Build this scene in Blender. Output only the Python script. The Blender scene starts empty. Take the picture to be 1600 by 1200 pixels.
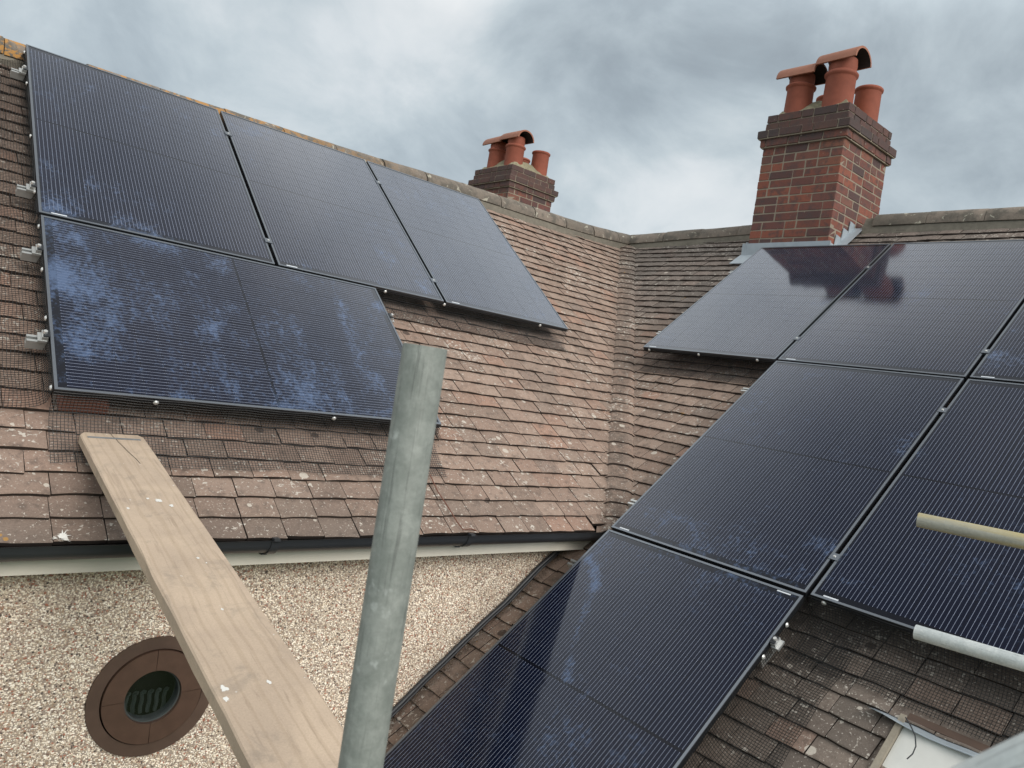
import bpy, math, random
from math import sin, cos, tan, radians, pi, sqrt
from mathutils import Vector as V, Matrix
random.seed(7)
SC = bpy.context.scene
COL = SC.collection

# ------------------------------------------------------------------ camera
CAM = V((-0.5608, -5.5143, -1.5007))
CX = V((0.75187429, -0.64126834, 0.15316647))      # right
CY = V((0.10886557, -0.10837178, -0.98813149))     # down
CZ = V((0.65025637, 0.75962522, -0.01166992))      # forward
FPX = 1193.86                                      # focal length in pixels of a 1600 wide picture
cd = bpy.data.cameras.new('camera'); cam = bpy.data.objects.new('camera', cd); COL.objects.link(cam)
M3 = Matrix((CX, -CY, -CZ)).transposed()
cam.matrix_world = Matrix.Translation(CAM) @ M3.to_4x4()
cd.sensor_width = 36; cd.lens = FPX / 1600 * 36; cd.clip_start = .02; cd.clip_end = 2000
cd.dof.use_dof = True; cd.dof.focus_distance = 3.6; cd.dof.aperture_fstop = 13
SC.camera = cam

def ray(x, y): return ((x - 800) / FPX) * CX + ((y - 600) / FPX) * CY + CZ
def pr(P):
    q = P - CAM; d = q.dot(CZ)
    if d < .02: return None
    return (800 + FPX * q.dot(CX) / d, 600 + FPX * q.dot(CY) / d)
def at(x, y, depth): return CAM + ray(x, y) * depth

# ------------------------------------------------------------------ sky, sun, exposure
class NT:
    def __init__(s, tree): s.t = tree; s.n = tree.nodes; s.l = tree.links
    def node(s, typ, **kw):
        n = s.n.new(typ)
        for k, v in kw.items():
            if k.startswith('i_'):
                key = k[2:]; key = int(key) if key.isdigit() else key.replace('_', ' ')
                s.put(n.inputs[key], v)
            else: setattr(n, k, v)
        return n
    def put(s, sock, v):
        if isinstance(v, bpy.types.NodeSocket): s.l.new(v, sock)
        elif isinstance(v, (tuple, list, V)) and len(v) == 3 and sock.type == 'RGBA': sock.default_value = (*v, 1)
        else: sock.default_value = v
    def m(s, op, a, b=0.0, c=None, clamp=False):
        n = s.n.new('ShaderNodeMath'); n.operation = op; n.use_clamp = clamp
        s.put(n.inputs[0], a); s.put(n.inputs[1], b)
        if c is not None: s.put(n.inputs[2], c)
        return n.outputs[0]
    def vm(s, op, a, b=(0, 0, 0)):
        n = s.n.new('ShaderNodeVectorMath'); n.operation = op
        s.put(n.inputs[0], a); s.put(n.inputs[1], b)
        return n.outputs['Value'] if op in ('DOT_PRODUCT', 'LENGTH') else n.outputs[0]
    def scale(s, a, f):
        n = s.n.new('ShaderNodeVectorMath'); n.operation = 'SCALE'
        s.put(n.inputs[0], a); s.put(n.inputs[3], f); return n.outputs[0]
    def mix(s, f, a, b, typ='MIX'):
        n = s.n.new('ShaderNodeMix'); n.data_type = 'RGBA'; n.blend_type = typ
        s.put(n.inputs[0], f); s.put(n.inputs[6], a); s.put(n.inputs[7], b); return n.outputs[2]
    def ramp(s, f, stops, interp='LINEAR'):
        n = s.n.new('ShaderNodeValToRGB'); n.color_ramp.interpolation = interp
        e = n.color_ramp.elements
        while len(e) < len(stops): e.new(.5)
        for k, (p, c) in enumerate(stops):
            e[k].position = p; e[k].color = (*c, 1) if isinstance(c, (tuple, list)) else (c, c, c, 1)
        s.put(n.inputs[0], f); return n.outputs[0]
    def noise(s, vec, scale, detail=4, rough=.55, dist=0.0, out=0):
        n = s.n.new('ShaderNodeTexNoise')
        s.put(n.inputs['Vector'], vec); s.put(n.inputs['Scale'], scale); s.put(n.inputs['Detail'], detail)
        s.put(n.inputs['Roughness'], rough); s.put(n.inputs['Distortion'], dist); return n.outputs[out]
    def smooth(s, v, a, b, c=0.0, d=1.0):
        if not isinstance(a, bpy.types.NodeSocket) and b < a: a, b, c, d = b, a, d, c
        n = s.n.new('ShaderNodeMapRange'); n.interpolation_type = 'SMOOTHSTEP'
        s.put(n.inputs[0], v)
        for k, x in enumerate((a, b, c, d)): s.put(n.inputs[k + 1], x)
        return n.outputs[0]

SUN_EL, SUN_AZ = radians(34), radians(-92)      # azimuth measured from +x towards +y
sun_dir = V((cos(SUN_EL) * cos(SUN_AZ), cos(SUN_EL) * sin(SUN_AZ), sin(SUN_EL)))
W = bpy.data.worlds.new('World'); SC.world = W; W.use_nodes = True
w = NT(W.node_tree); w.n.clear()
tc = w.node('ShaderNodeTexCoord'); d = w.vm('NORMALIZE', tc.outputs['Generated'])
sep = w.node('ShaderNodeSeparateXYZ', i_0=d); dz = sep.outputs[2]
flat = w.scale(d, w.m('DIVIDE', 1.0, w.m('ADD', w.m('MAXIMUM', dz, 0.0), .85)))
n1 = w.noise(flat, 2.3, 9, .56, .15)
n2 = w.noise(w.vm('ADD', flat, (3.1, 1.7, .4)), 6.0, 10, .58, .35)
b = w.m('ADD', w.m('MULTIPLY', n1, .62), w.m('MULTIPLY', n2, .72))
b = w.m('SUBTRACT', b, .13)
for (px, py, deg, amt) in [(1010, 30, 8, -.24), (1200, 60, 7, -.12), (1400, 160, 9, -.06), (1580, 100, 7, -.12), (620, 80, 5, .14), (330, 60, 10, -.03),
                           (1090, 90, 5, .12), (1230, 330, 10, .10), (1100, 260, 9, .08), (700, 190, 6, -.05),
                           (1420, -20, 5, .20), (760, 20, 8, .06)]:
    u = ray(px, py).normalized()
    g = w.smooth(w.vm('DOT_PRODUCT', d, u), cos(radians(deg * 1.5)), 1.0, 0, 1)
    b = w.m('ADD', b, w.m('MULTIPLY', g, amt))
cloud = w.ramp(b, [(.22, (.20, .228, .255)), (.38, (.265, .308, .338)), (.49, (.34, .39, .42)), (.57, (.405, .455, .48)), (.68, (.505, .54, .558)), (.85, (.59, .61, .618))])
zen = w.m('SUBTRACT', w.m('ADD', 1.0, w.m('MULTIPLY', w.smooth(dz, .40, .58), .95)), w.m('MULTIPLY', w.smooth(dz, .80, .92), 1.25))   # broad bright layer, heavier cloud overhead
cloud = w.mix(w.smooth(dz, .36, .9), w.scale(cloud, zen), w.vm('MULTIPLY', w.scale(cloud, zen), (1.12, 1.0, .91)))
sky = w.node('ShaderNodeTexSky', sky_type='NISHITA', sun_disc=False)
sky.sun_elevation = SUN_EL; sky.sun_rotation = pi / 2 - SUN_AZ
blue = w.scale(sky.outputs[0], .1)
col = w.mix(.93, blue, cloud)
col = w.mix(w.smooth(dz, -.06, .0), (.16, .16, .15), col)
bg = w.node('ShaderNodeBackground', i_0=col, i_1=1.0)
wo = w.node('ShaderNodeOutputWorld', i_0=bg.outputs[0])
sl = bpy.data.lights.new('sun', 'SUN'); sl.energy = 1.5; sl.angle = radians(36); sl.color = (1, .945, .88)
so = bpy.data.objects.new('sun', sl); COL.objects.link(so)
so.rotation_euler = sun_dir.to_track_quat('Z', 'Y').to_euler(); so.location = (0, -10, 12)
SC.view_settings.view_transform = 'Standard'; SC.view_settings.look = 'None'
SC.view_settings.exposure = 0.50; SC.view_settings.gamma = 1.0; SC.view_settings.use_curve_mapping = False
SC.cycles.max_bounces = 6; SC.cycles.glossy_bounces = 3; SC.cycles.transparent_max_bounces = 8

# ------------------------------------------------------------------ frames of the two roofs
PITCH = radians(38.3656); T = tan(PITCH); CP = cos(PITCH); SP = sin(PITCH)
KX = 5.45295
OR = V((5.4097, -1.6313, -0.0342))       # top left corner of the right array
NL = V((0, -SP, CP)); NR = V((-SP, 0, CP))
UL = V((1, 0, 0)); UPL = V((0, CP, SP)); UR = V((0, -1, 0)); UPR = V((CP, 0, SP))
DL, DR = .13, .155                        # how far the panel tops stand off the tiles
def mat3(a, b, c, o):
    m = Matrix((a, b, c)).transposed().to_4x4(); m.translation = o; return m
def Lp(u, v, h=0.0): return V((u, -v * CP, -v * SP)) + NL * h          # on the left panel plane
def Rp(u, v, h=0.0): return OR + UR * u - UPR * v + NR * h
def Lz(x, z, h=0.0):                      # point of the left tile plane at height z
    return V((x, (z + DL / CP) / T, z)) + NL * h
def Rz(y, z, h=0.0): return V((KX + (z + DR / CP) / T, y, z)) + NR * h
def onPlane(x, y, P0, n):
    r = ray(x, y); return CAM + r * ((P0 - CAM).dot(n) / r.dot(n))
def onL(x, y, d=DL): return onPlane(x, y, NL * -d, NL)
def onR(x, y, d=DR): return onPlane(x, y, V((KX, 0, 0)) - NR * d, NR)
GA = .103; ZE = -2.280; DZ = GA * SP      # tile gauge, eaves height, rise per course
def valley(z): 
    p = Lz(0, z); q = Rz(0, z); return q.x, p.y      # corner where the two planes meet at height z

# ------------------------------------------------------------------ helpers for objects
WM = {}
def place(o, parent=None, M=None):
    COL.objects.link(o)
    M = M or Matrix.Identity(4)
    if parent is not None:
        o.parent = parent; o.matrix_parent_inverse = WM[parent.name].inverted()
    o.matrix_basis = M; WM[o.name] = M
    return o
class MB:
    def __init__(s): s.v = []; s.f = []; s.tone = []
    def add(s, vs, fs, M=None, tone=None):
        b0 = len(s.v)
        s.v.extend([M @ V(p) for p in vs] if M is not None else vs)
        s.f.extend([tuple(i + b0 for i in f) for f in fs])
        if tone is not None: s.tone.extend([tone] * len(fs))
    def box(s, x0, x1, y0, y1, z0, z1, M=None, tone=None):
        vs = [(x, y, z) for z in (z0, z1) for y in (y0, y1) for x in (x0, x1)]
        s.add(vs, [(0, 2, 3, 1), (4, 5, 7, 6), (0, 1, 5, 4), (2, 6, 7, 3), (0, 4, 6, 2), (1, 3, 7, 5)], M, tone)
    def tube(s, pts, r, n=8, caps=True, tone=None):
        pts = [V(p) for p in pts]; rings = []; a = None
        for i, p in enumerate(pts):
            t = (pts[min(i + 1, len(pts) - 1)] - pts[max(i - 1, 0)]).normalized()
            if a is None: a = t.orthogonal().normalized()
            a = (a - t * a.dot(t)).normalized(); c = t.cross(a)
            rr = r[i] if isinstance(r, (list, tuple)) else r
            rings.append([p + (a * cos(2 * pi * k / n) + c * sin(2 * pi * k / n)) * rr for k in range(n)])
        vs = [p for ring in rings for p in ring]; fs = []
        for i in range(len(pts) - 1):
            for k in range(n):
                k2 = (k + 1) % n; fs.append((i * n + k, i * n + k2, (i + 1) * n + k2, (i + 1) * n + k))
        if caps: fs.append(tuple(range(n - 1, -1, -1))); fs.append(tuple((len(pts) - 1) * n + k for k in range(n)))
        s.add(vs, fs, tone=tone)
    def lathe(s, prof, n=24, M=None, closed=False):
        vs = [(r * cos(2 * pi * k / n), r * sin(2 * pi * k / n), z) for r, z in prof for k in range(n)]
        fs = []; L = len(prof)
        for i in range(L if closed else L - 1):
            j = (i + 1) % L
            for k in range(n):
                k2 = (k + 1) % n; fs.append((i * n + k, i * n + k2, j * n + k2, j * n + k))
        s.add(vs, fs, M)
    def mesh(s, name, mat, smooth=False):
        me = bpy.data.meshes.new(name); me.from_pydata([tuple(p) for p in s.v], [], s.f)
        if mat: me.materials.append(mat)
        if s.tone and len(s.tone) == len(s.f):
            a = me.attributes.new('tone', 'FLOAT', 'FACE'); a.data.foreach_set('value', s.tone)
        if smooth:
            me.polygons.foreach_set('use_smooth', [True] * len(me.polygons))
        me.validate(); me.update()
        return me
    def obj(s, name, mat, parent=None, M=None, smooth=False, **props):
        o = bpy.data.objects.new(name, s.mesh(name, mat, smooth)); place(o, parent, M)
        for k, v in props.items(): o[k] = v
        return o
def inst(name, me, parent, M, **props):
    o = bpy.data.objects.new(name, me); place(o, parent, M)
    for k, v in props.items(): o[k] = v
    return o
def thing(name, label, cat, M, group=None):
    o = bpy.data.objects.new(name, None); o.empty_display_size = .1
    place(o, None, M if isinstance(M, Matrix) else Matrix.Translation(M)); o['label'] = label; o['category'] = cat
    if group: o['group'] = group
    return o
def tag(o, label, cat, group=None):
    o['label'] = label; o['category'] = cat
    if group: o['group'] = group
    return o
def autosmooth(o, ang=40):
    me = o.data if hasattr(o, 'data') else o
    me.polygons.foreach_set('use_smooth', [True] * len(me.polygons))
    try: me.set_sharp_from_angle(angle=radians(ang))
    except Exception: pass

# ------------------------------------------------------------------ materials
def newmat(name):
    m = bpy.data.materials.new(name); m.use_nodes = True
    t = NT(m.node_tree); t.n.clear()
    p = t.node('ShaderNodeBsdfPrincipled'); o = t.node('ShaderNodeOutputMaterial'); t.l.new(p.outputs[0], o.inputs[0])
    t.pos = t.node('ShaderNodeNewGeometry').outputs['Position']
    return m, t, p
def bump(t, p, h, strength=.5, dist=.002):
    n = t.node('ShaderNodeBump', i_Strength=strength, i_Distance=dist, i_Height=h); t.l.new(n.outputs[0], p.inputs['Normal'])
def simple(name, c, rough=.6, metal=0.0, var=.25, scale=30, bmp=.0, spec=None):
    m, t, p = newmat(name)
    n = t.noise(t.pos, scale, 5, .6); n2 = t.noise(t.pos, scale * .13, 3, .6)
    f = t.m('ADD', 1 - var, t.m('MULTIPLY', t.m('ADD', n, n2), var))
    t.put(p.inputs['Base Color'], t.scale(t.mix(0.0, c, c), f))
    p.inputs['Roughness'].default_value = rough; p.inputs['Metallic'].default_value = metal
    if spec is not None: p.inputs['Specular IOR Level'].default_value = spec
    if bmp: bump(t, p, n, bmp, .002)
    return m

def tile_mat(name, joined):
    m, t, p = newmat(name)
    if joined: r = t.node('ShaderNodeAttribute', attribute_name='tone').outputs['Fac']
    else: r = t.node('ShaderNodeObjectInfo').outputs['Random']
    sp = t.node('ShaderNodeSeparateXYZ', i_0=t.pos)
    rr = t.node('ShaderNodeTexWhiteNoise', noise_dimensions='1D', i_W=t.m('MULTIPLY', r, 517.3)).outputs[0]
    base = t.ramp(r, [(0, (.255, .188, .150)), (.3, (.312, .220, .174)), (.55, (.365, .268, .214)), (.80, (.265, .198, .160)), (.95, (.36, .228, .172)), (1, (.245, .188, .156))])
    # the right slope high up is greyer, and the lowest courses of both are darker and mossier
    big = t.noise(t.pos, .9, 3, .5); fine = t.noise(t.pos, 160, 4, .7); mid = t.noise(t.pos, 21, 6, .65)
    gr = t.smooth(t.m('ADD', sp.outputs[2], t.m('MULTIPLY', t.m('SUBTRACT', big, .5), 1.0)), -1.25, -.35)
    xm = t.smooth(t.m('SUBTRACT', sp.outputs[0], t.m('ADD', sp.outputs[1], KX - .02)), -.10, .22)
    gr = t.m('MULTIPLY', gr, xm)
    base = t.mix(t.m('MULTIPLY', gr, .85), base, t.ramp(rr, [(0, (.10, .09, .082)), (.6, (.155, .138, .124)), (1, (.20, .165, .145))]))
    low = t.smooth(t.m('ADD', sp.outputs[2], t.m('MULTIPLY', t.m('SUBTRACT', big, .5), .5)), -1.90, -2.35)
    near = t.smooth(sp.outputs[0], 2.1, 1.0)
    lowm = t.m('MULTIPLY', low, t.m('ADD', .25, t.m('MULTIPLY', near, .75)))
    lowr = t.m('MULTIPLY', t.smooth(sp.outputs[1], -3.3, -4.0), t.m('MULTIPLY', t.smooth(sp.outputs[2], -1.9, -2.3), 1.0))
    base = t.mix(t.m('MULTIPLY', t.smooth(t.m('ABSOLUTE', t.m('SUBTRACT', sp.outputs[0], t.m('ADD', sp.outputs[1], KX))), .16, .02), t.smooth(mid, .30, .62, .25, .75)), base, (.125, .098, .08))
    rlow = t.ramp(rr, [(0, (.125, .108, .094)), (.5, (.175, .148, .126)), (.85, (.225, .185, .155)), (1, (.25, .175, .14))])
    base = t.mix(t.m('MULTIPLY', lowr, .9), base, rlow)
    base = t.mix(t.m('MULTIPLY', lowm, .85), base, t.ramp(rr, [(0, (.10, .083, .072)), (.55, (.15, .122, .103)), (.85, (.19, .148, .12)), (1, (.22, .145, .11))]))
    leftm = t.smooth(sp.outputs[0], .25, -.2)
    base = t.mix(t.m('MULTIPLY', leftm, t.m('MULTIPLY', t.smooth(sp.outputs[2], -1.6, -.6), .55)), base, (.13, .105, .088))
    # grain and grime
    base = t.mix(t.smooth(mid, .48, .70, 0, .62), base, (.115, .09, .076))
    base = t.scale(base, t.m('ADD', .55, t.m('MULTIPLY', fine, .98)))
    # pale lichen specks
    lic = t.noise(t.pos, 46, 3, .55, .6); lm = t.noise(t.pos, 3.0, 3, .6)
    lf = t.smooth(t.m('ADD', lic, t.m('MULTIPLY', t.m('SUBTRACT', lm, .5), .55)), .635, .69)
    base = t.mix(t.m('MULTIPLY', lf, .85), base, (.62, .57, .50))
    lic2 = t.noise(t.vm('ADD', t.pos, (7, 3, 1)), 105, 2, .5)
    base = t.mix(t.smooth(lic2, .635, .69, 0, .8), base, (.52, .47, .41))
    wob = t.vm('ADD', t.pos, t.scale(t.noise(t.pos, 60, 3, .6, 0, 1), .012))
    for sc_, cut_, rad_ in ((10.0, .80, .16), (21.0, .74, .17)):
        vo = t.node('ShaderNodeTexVoronoi', feature='F1', i_Vector=wob, i_Scale=sc_)
        rv = t.node('ShaderNodeSeparateColor', i_0=vo.outputs['Color'])
        sel = t.m('MULTIPLY', t.m('GREATER_THAN', rv.outputs[0], cut_), t.m('LESS_THAN', vo.outputs['Distance'], t.m('MULTIPLY', t.m('ADD', .35, rv.outputs[1]), rad_)))
        base = t.mix(t.m('MULTIPLY', sel, t.m('ADD', .45, t.m('MULTIPLY', fine, .7)), clamp=True), base, (.60, .545, .47))
    vo = t.node('ShaderNodeTexVoronoi', feature='F1', i_Vector=t.vm('ADD', wob, (5, 2, 8)), i_Scale=7.0)
    rv = t.node('ShaderNodeSeparateColor', i_0=vo.outputs['Color'])
    sel = t.m('MULTIPLY', t.m('GREATER_THAN', rv.outputs[0], .8), t.m('LESS_THAN', vo.outputs['Distance'], t.m('MULTIPLY', rv.outputs[1], .22)))
    base = t.mix(t.m('MULTIPLY', sel, .75), base, (.055, .042, .036))
    ylw = t.noise(t.vm('ADD', t.pos, (17, 5, 1)), 13, 3, .5)
    base = t.mix(t.smooth(ylw, .755, .78, 0, .8), base, (.42, .23, .06))
    t.put(p.inputs['Base Color'], base)
    p.inputs['Roughness'].default_value = .88; p.inputs['Specular IOR Level'].default_value = .25
    bump(t, p, t.m('ADD', t.m('MULTIPLY', mid, .7), t.m('ADD', t.m('MULTIPLY', fine, .6), t.m('MULTIPLY', lf, .3))), .55, .003)
    return m
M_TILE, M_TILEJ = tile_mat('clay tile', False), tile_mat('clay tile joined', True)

M_EDGE = simple('shaded tile edge', (.042, .030, .024), .95, var=.7, scale=70)  # dark brown lips and sides, with course gap shade painted into the colour
def ridge_mat():
    m, t, p = newmat('ridge tile')
    sp = t.node('ShaderNodeSeparateXYZ', i_0=t.pos)
    r = t.node('ShaderNodeObjectInfo').outputs['Random']
    base = t.mix(r, (.17, .145, .118), (.25, .205, .168))
    n = t.noise(t.pos, 9, 6, .65); f = t.noise(t.pos, 90, 4, .65)
    base = t.mix(t.smooth(n, .42, .62), base, (.13, .115, .095))
    base = t.scale(base, t.m('ADD', .7, t.m('MULTIPLY', f, .7)))
    lm = t.noise(t.vm('ADD', t.pos, (2, 2, 2)), 15, 3, .55, .8)
    base = t.mix(t.smooth(lm, .63, .68, 0, .8), base, (.50, .47, .38))
    left = t.smooth(sp.outputs[0], 3.2, .5)
    om = t.noise(t.vm('ADD', t.pos, (9, 1, 5)), 15, 5, .62, .4)
    base = t.mix(t.m('MULTIPLY', left, t.smooth(om, .475, .55, 0, .9)), base, (.50, .25, .065))
    t.put(p.inputs['Base Color'], base); p.inputs['Roughness'].default_value = .9
    bump(t, p, t.m('ADD', n, t.m('MULTIPLY', f, .5)), .6, .006)
    return m
M_RIDGE = ridge_mat()
M_MORTAR = simple('mortar', (.33, .29, .23), .95, var=.5, scale=60, bmp=.6)
M_SOOT = simple('sooty clay', (.035, .028, .026), .95, var=.5)
M_BED = simple('ridge bedding', (.20, .18, .145), .95, var=.7, scale=30, bmp=.8)
M_JOINT = simple('brick joint mortar', (.31, .26, .20), .95, var=.4, scale=50)
M_FLAUNCH = simple('weathered mortar', (.27, .245, .16), .95, var=1.1, scale=38, bmp=.9)
M_FELT = simple('roof underlay', (.02, .017, .015), .95)
M_MOSS = simple('moss and grit', (.115, .085, .055), 1.0, var=.7, scale=120)

def brick_mat():
    m, t, p = newmat('brick')
    r = t.node('ShaderNodeObjectInfo').outputs['Random']
    base = t.ramp(r, [(0, (.085, .052, .05)), (.18, (.15, .066, .056)), (.4, (.215, .076, .054)), (.62, (.28, .094, .060)), (.8, (.155, .068, .06)), (.92, (.29, .115, .07)), (1, (.10, .062, .062))])
    n = t.noise(t.pos, 16, 5, .65); f = t.noise(t.pos, 120, 4, .7)
    base = t.mix(t.smooth(n, .44, .68, 0, .75), base, (.085, .062, .06))
    sp = t.node('ShaderNodeSeparateXYZ', i_0=t.pos)
    soot = t.smooth(t.m('ADD', sp.outputs[2], t.m('MULTIPLY', n, .25)), .98, 1.18)
    base = t.mix(t.m('MULTIPLY', soot, .72), base, (.07, .055, .053))
    base = t.scale(base, t.m('ADD', .68, t.m('MULTIPLY', f, .7)))
    lm = t.noise(t.vm('ADD', t.pos, (5, 5, 5)), 38, 3, .5)
    base = t.mix(t.smooth(lm, .70, .75, 0, .6), base, (.42, .38, .30))
    t.put(p.inputs['Base Color'], base); p.inputs['Roughness'].default_value = .9
    bump(t, p, t.m('ADD', n, f), .6, .003)
    return m
M_BRICK = brick_mat()
M_POT = simple('terracotta', (.31, .088, .052), .78, var=.6, scale=14, bmp=.2)
M_HOOD = simple('terracotta hood', (.36, .15, .095), .75, var=.45, scale=18, bmp=.3)
M_LEAD = simple('lead sheet', (.40, .45, .49), .5, metal=.25, var=.4, scale=12, bmp=.4)

SMUDGE = [(112, 430, 0, .17, .8), (140, 530, 0, .15, .7), (105, 365, 0, .10, .6), (250, 372, 0, .20, .6), (345, 402, 0, .15, .6), (490, 612, 0, .26, .7), (590, 600, 0, .16, .8),
          (240, 320, 0, .12, .5), (85, 322, 0, .09, .6), (602, 398, 0, .08, .5), (672, 452, 0, .09, .6), (598, 480, 0, .07, .8), (330, 600, 0, .12, .4), (450, 520, 0, .14, .35),
           (1000, 1050, 1, .13, .4), (890, 1160, 1, .18, .5), (985, 1180, 1, .16, .5), (1075, 1110, 1, .10, .5),
          (1185, 880, 1, .16, .45), (1300, 860, 1, .08, .7), (1420, 700, 1, .13, .45), (1345, 900, 1, .10, .5), (1040, 810, 1, .12, .35), (1560, 560, 1, .10, .5)]
STREAK = [((922, 872), (932, 905), .035, .85), ((932, 905), (912, 955), .035, .95), ((912, 955), (896, 1000), .030, .80), ((896, 1000), (886, 1060), .028, .6),
          ((300, 430), (345, 600), .05, .35), ((420, 450), (470, 620), .05, .35), ((530, 470), (575, 620), .05, .45), ((90, 590), (300, 622), .03, .4), ((430, 632), (610, 646), .05, .6)]
def cell_mat(kind):
    # printed silicon under glass: thin wires on each cell, dusty smears on the glass
    m, t, p = newmat('solar glass ' + kind)
    if kind == 'cell':
        oc = t.node('ShaderNodeTexCoord').outputs['Object']
        s = t.node('ShaderNodeSeparateXYZ', i_0=oc)
        fr = t.m('FRACT', t.m('ADD', t.m('DIVIDE', s.outputs[0], .0182), 50.0))
        line = t.m('LESS_THAN', t.m('ABSOLUTE', t.m('SUBTRACT', fr, .5)), .044)
        dot = t.m('GREATER_THAN', t.m('ABSOLUTE', s.outputs[1]), .0415)
        base = t.mix(t.m('MULTIPLY', line, t.m('ADD', .62, t.m('MULTIPLY', dot, .38))), (.0032, .0055, .018), (.40, .45, .58))
    else: base = t.mix(0.0, (.006, .007, .012), (0, 0, 0))
    wide = t.noise(t.pos, 1.15, 3, .5, .3)
    strc = t.node('ShaderNodeMapping', i_0=t.pos); strc.inputs['Scale'].default_value = (1.5, 1.0, .8)
    st = t.noise(strc.outputs[0], 5.0, 8, .72, .25)
    brush = t.node('ShaderNodeMapping', i_0=t.pos); brush.inputs['Rotation'].default_value = (.5, .35, .2); brush.inputs['Scale'].default_value = (9, 9, 1.1)
    bs = t.noise(brush.outputs[0], 6.0, 5, .7, .1); fi = t.noise(t.pos, 34, 4, .7, .4)
    sm = t.m('ADD', t.m('MULTIPLY', st, .45), t.m('ADD', t.m('MULTIPLY', fi, .15), t.m('MULTIPLY', bs, .40)))
    x = t.node('ShaderNodeSeparateXYZ', i_0=t.pos).outputs[0]
    near = t.m('MULTIPLY', t.smooth(x, 2.1, .2), t.smooth(t.node('ShaderNodeSeparateXYZ', i_0=t.pos).outputs[2], -.5, -1.15))
    G = 0.0
    for (px, py, rt, rad, amt) in SMUDGE:
        Pp = onR(px, py, 0.0) if rt else onL(px, py, 0.0)
        g_ = t.m('MULTIPLY', t.smooth(t.vm('LENGTH', t.vm('SUBTRACT', t.pos, Pp)), rad * 1.45, 0.0), amt)
        G = t.m('MAXIMUM', G, g_)
    for (a_, b_, rad, amt) in STREAK:
        fn = onR if a_[0] > 700 else onL
        A = fn(*a_, 0.0); B = fn(*b_, 0.0); ba = B - A
        pa = t.vm('SUBTRACT', t.pos, A); h_ = t.m('DIVIDE', t.vm('DOT_PRODUCT', pa, ba), ba.dot(ba), clamp=True)
        dd_ = t.vm('LENGTH', t.vm('SUBTRACT', pa, t.scale(ba, h_)))
        G = t.m('MAXIMUM', G, t.m('MULTIPLY', t.smooth(dd_, rad * 1.7, 0.0), amt))
    f = t.m('ADD', t.m('ADD', sm, t.m('MULTIPLY', t.m('SUBTRACT', wide, .5), .30)), t.m('ADD', t.m('MULTIPLY', near, .02), t.m('MULTIPLY', G, .155)))
    fine_ = t.noise(t.vm('ADD', t.pos, (1, 6, 3)), 150, 3, .7)
    f = t.smooth(t.m('ADD', f, t.m('MULTIPLY', t.m('SUBTRACT', fine_, .5), .10)), .545, .735)
    base = t.mix(t.m('MULTIPLY', f, .44), base, (.16, .25, .45))
    film = t.noise(t.vm('ADD', t.pos, (4, 4, 4)), 2.2, 3, .6)
    base = t.mix(t.m('MULTIPLY', film, .006), base, (.42, .40, .48))
    t.put(p.inputs['Base Color'], base)
    t.put(p.inputs['Roughness'], t.m('ADD', .055, t.m('MULTIPLY', f, .22)))
    p.inputs['Specular IOR Level'].default_value = .0
    lw_ = t.node('ShaderNodeLayerWeight', i_Blend=.5)
    fres = t.m('ADD', .008, t.m('MULTIPLY', t.m('POWER', lw_.outputs['Facing'], 2.75), .98))
    gl = t.node('ShaderNodeBsdfGlossy', i_Color=(.90, .93, 1.0)); t.put(gl.inputs['Roughness'], t.m('ADD', .085, t.m('MULTIPLY', f, .2)))
    mx = t.node('ShaderNodeMixShader', i_0=fres, i_1=p.outputs[0], i_2=gl.outputs[0])
    out = [n for n in t.n if n.type == 'OUTPUT_MATERIAL'][0]; t.l.new(mx.outputs[0], out.inputs[0])
    return m
M_CELL, M_BACK = cell_mat('cell'), cell_mat('back sheet')
M_FRAME = simple('black anodised frame', (.25, .275, .31), .38, metal=.85, var=.15, scale=6)
M_FRAMESIDE = simple('black frame side', (.018, .02, .024), .4, var=.1)
M_ALU = simple('bare aluminium', (.62, .63, .62), .35, metal=.7, var=.25, scale=50)
M_STEEL = simple('bright steel', (.75, .75, .73), .3, metal=.6, var=.15)
M_BLACKP = simple('black plastic', (.036, .039, .044), .42, var=.2, scale=20)
M_WIRE = simple('black coated wire', (.012, .012, .012), .5)
M_CREAM = simple('cream painted board', (.80, .75, .64), .55, var=.22, scale=8)
M_WHITE = simple('white painted board', (.72, .72, .68), .5, var=.12, scale=25)
M_RENDERW = simple('render coat', (.40, .32, .26), .95, var=.3, scale=50)
M_BROWN = simple('brown painted timber', (.098, .056, .039), .42, var=.6, scale=22, bmp=.1)
M_BROWN2 = simple('faded brown timber', (.10, .062, .045), .5, var=.6, scale=18, bmp=.1)
M_CURTAIN = simple('grey curtain', (.06, .07, .068), .7)
M_WHITEDROP = simple('bird lime', (.75, .74, .70), .9, var=.2)
M_COPPER = simple('brown cable', (.16, .06, .035), .5)
M_STICK = simple('white sticker', (.72, .76, .80), .4)
M_STRAP = simple('zinc strap', (.30, .32, .335), .5, metal=.4, var=.6, scale=120)

def glass_mat():
    m, t, p = newmat('window glass')
    p.inputs['Base Color'].default_value = (.9, .95, .95, 1); p.inputs['Roughness'].default_value = .02
    p.inputs['Transmission Weight'].default_value = 1.0; p.inputs['IOR'].default_value = 1.45
    return m
M_GLASS = glass_mat()

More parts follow.
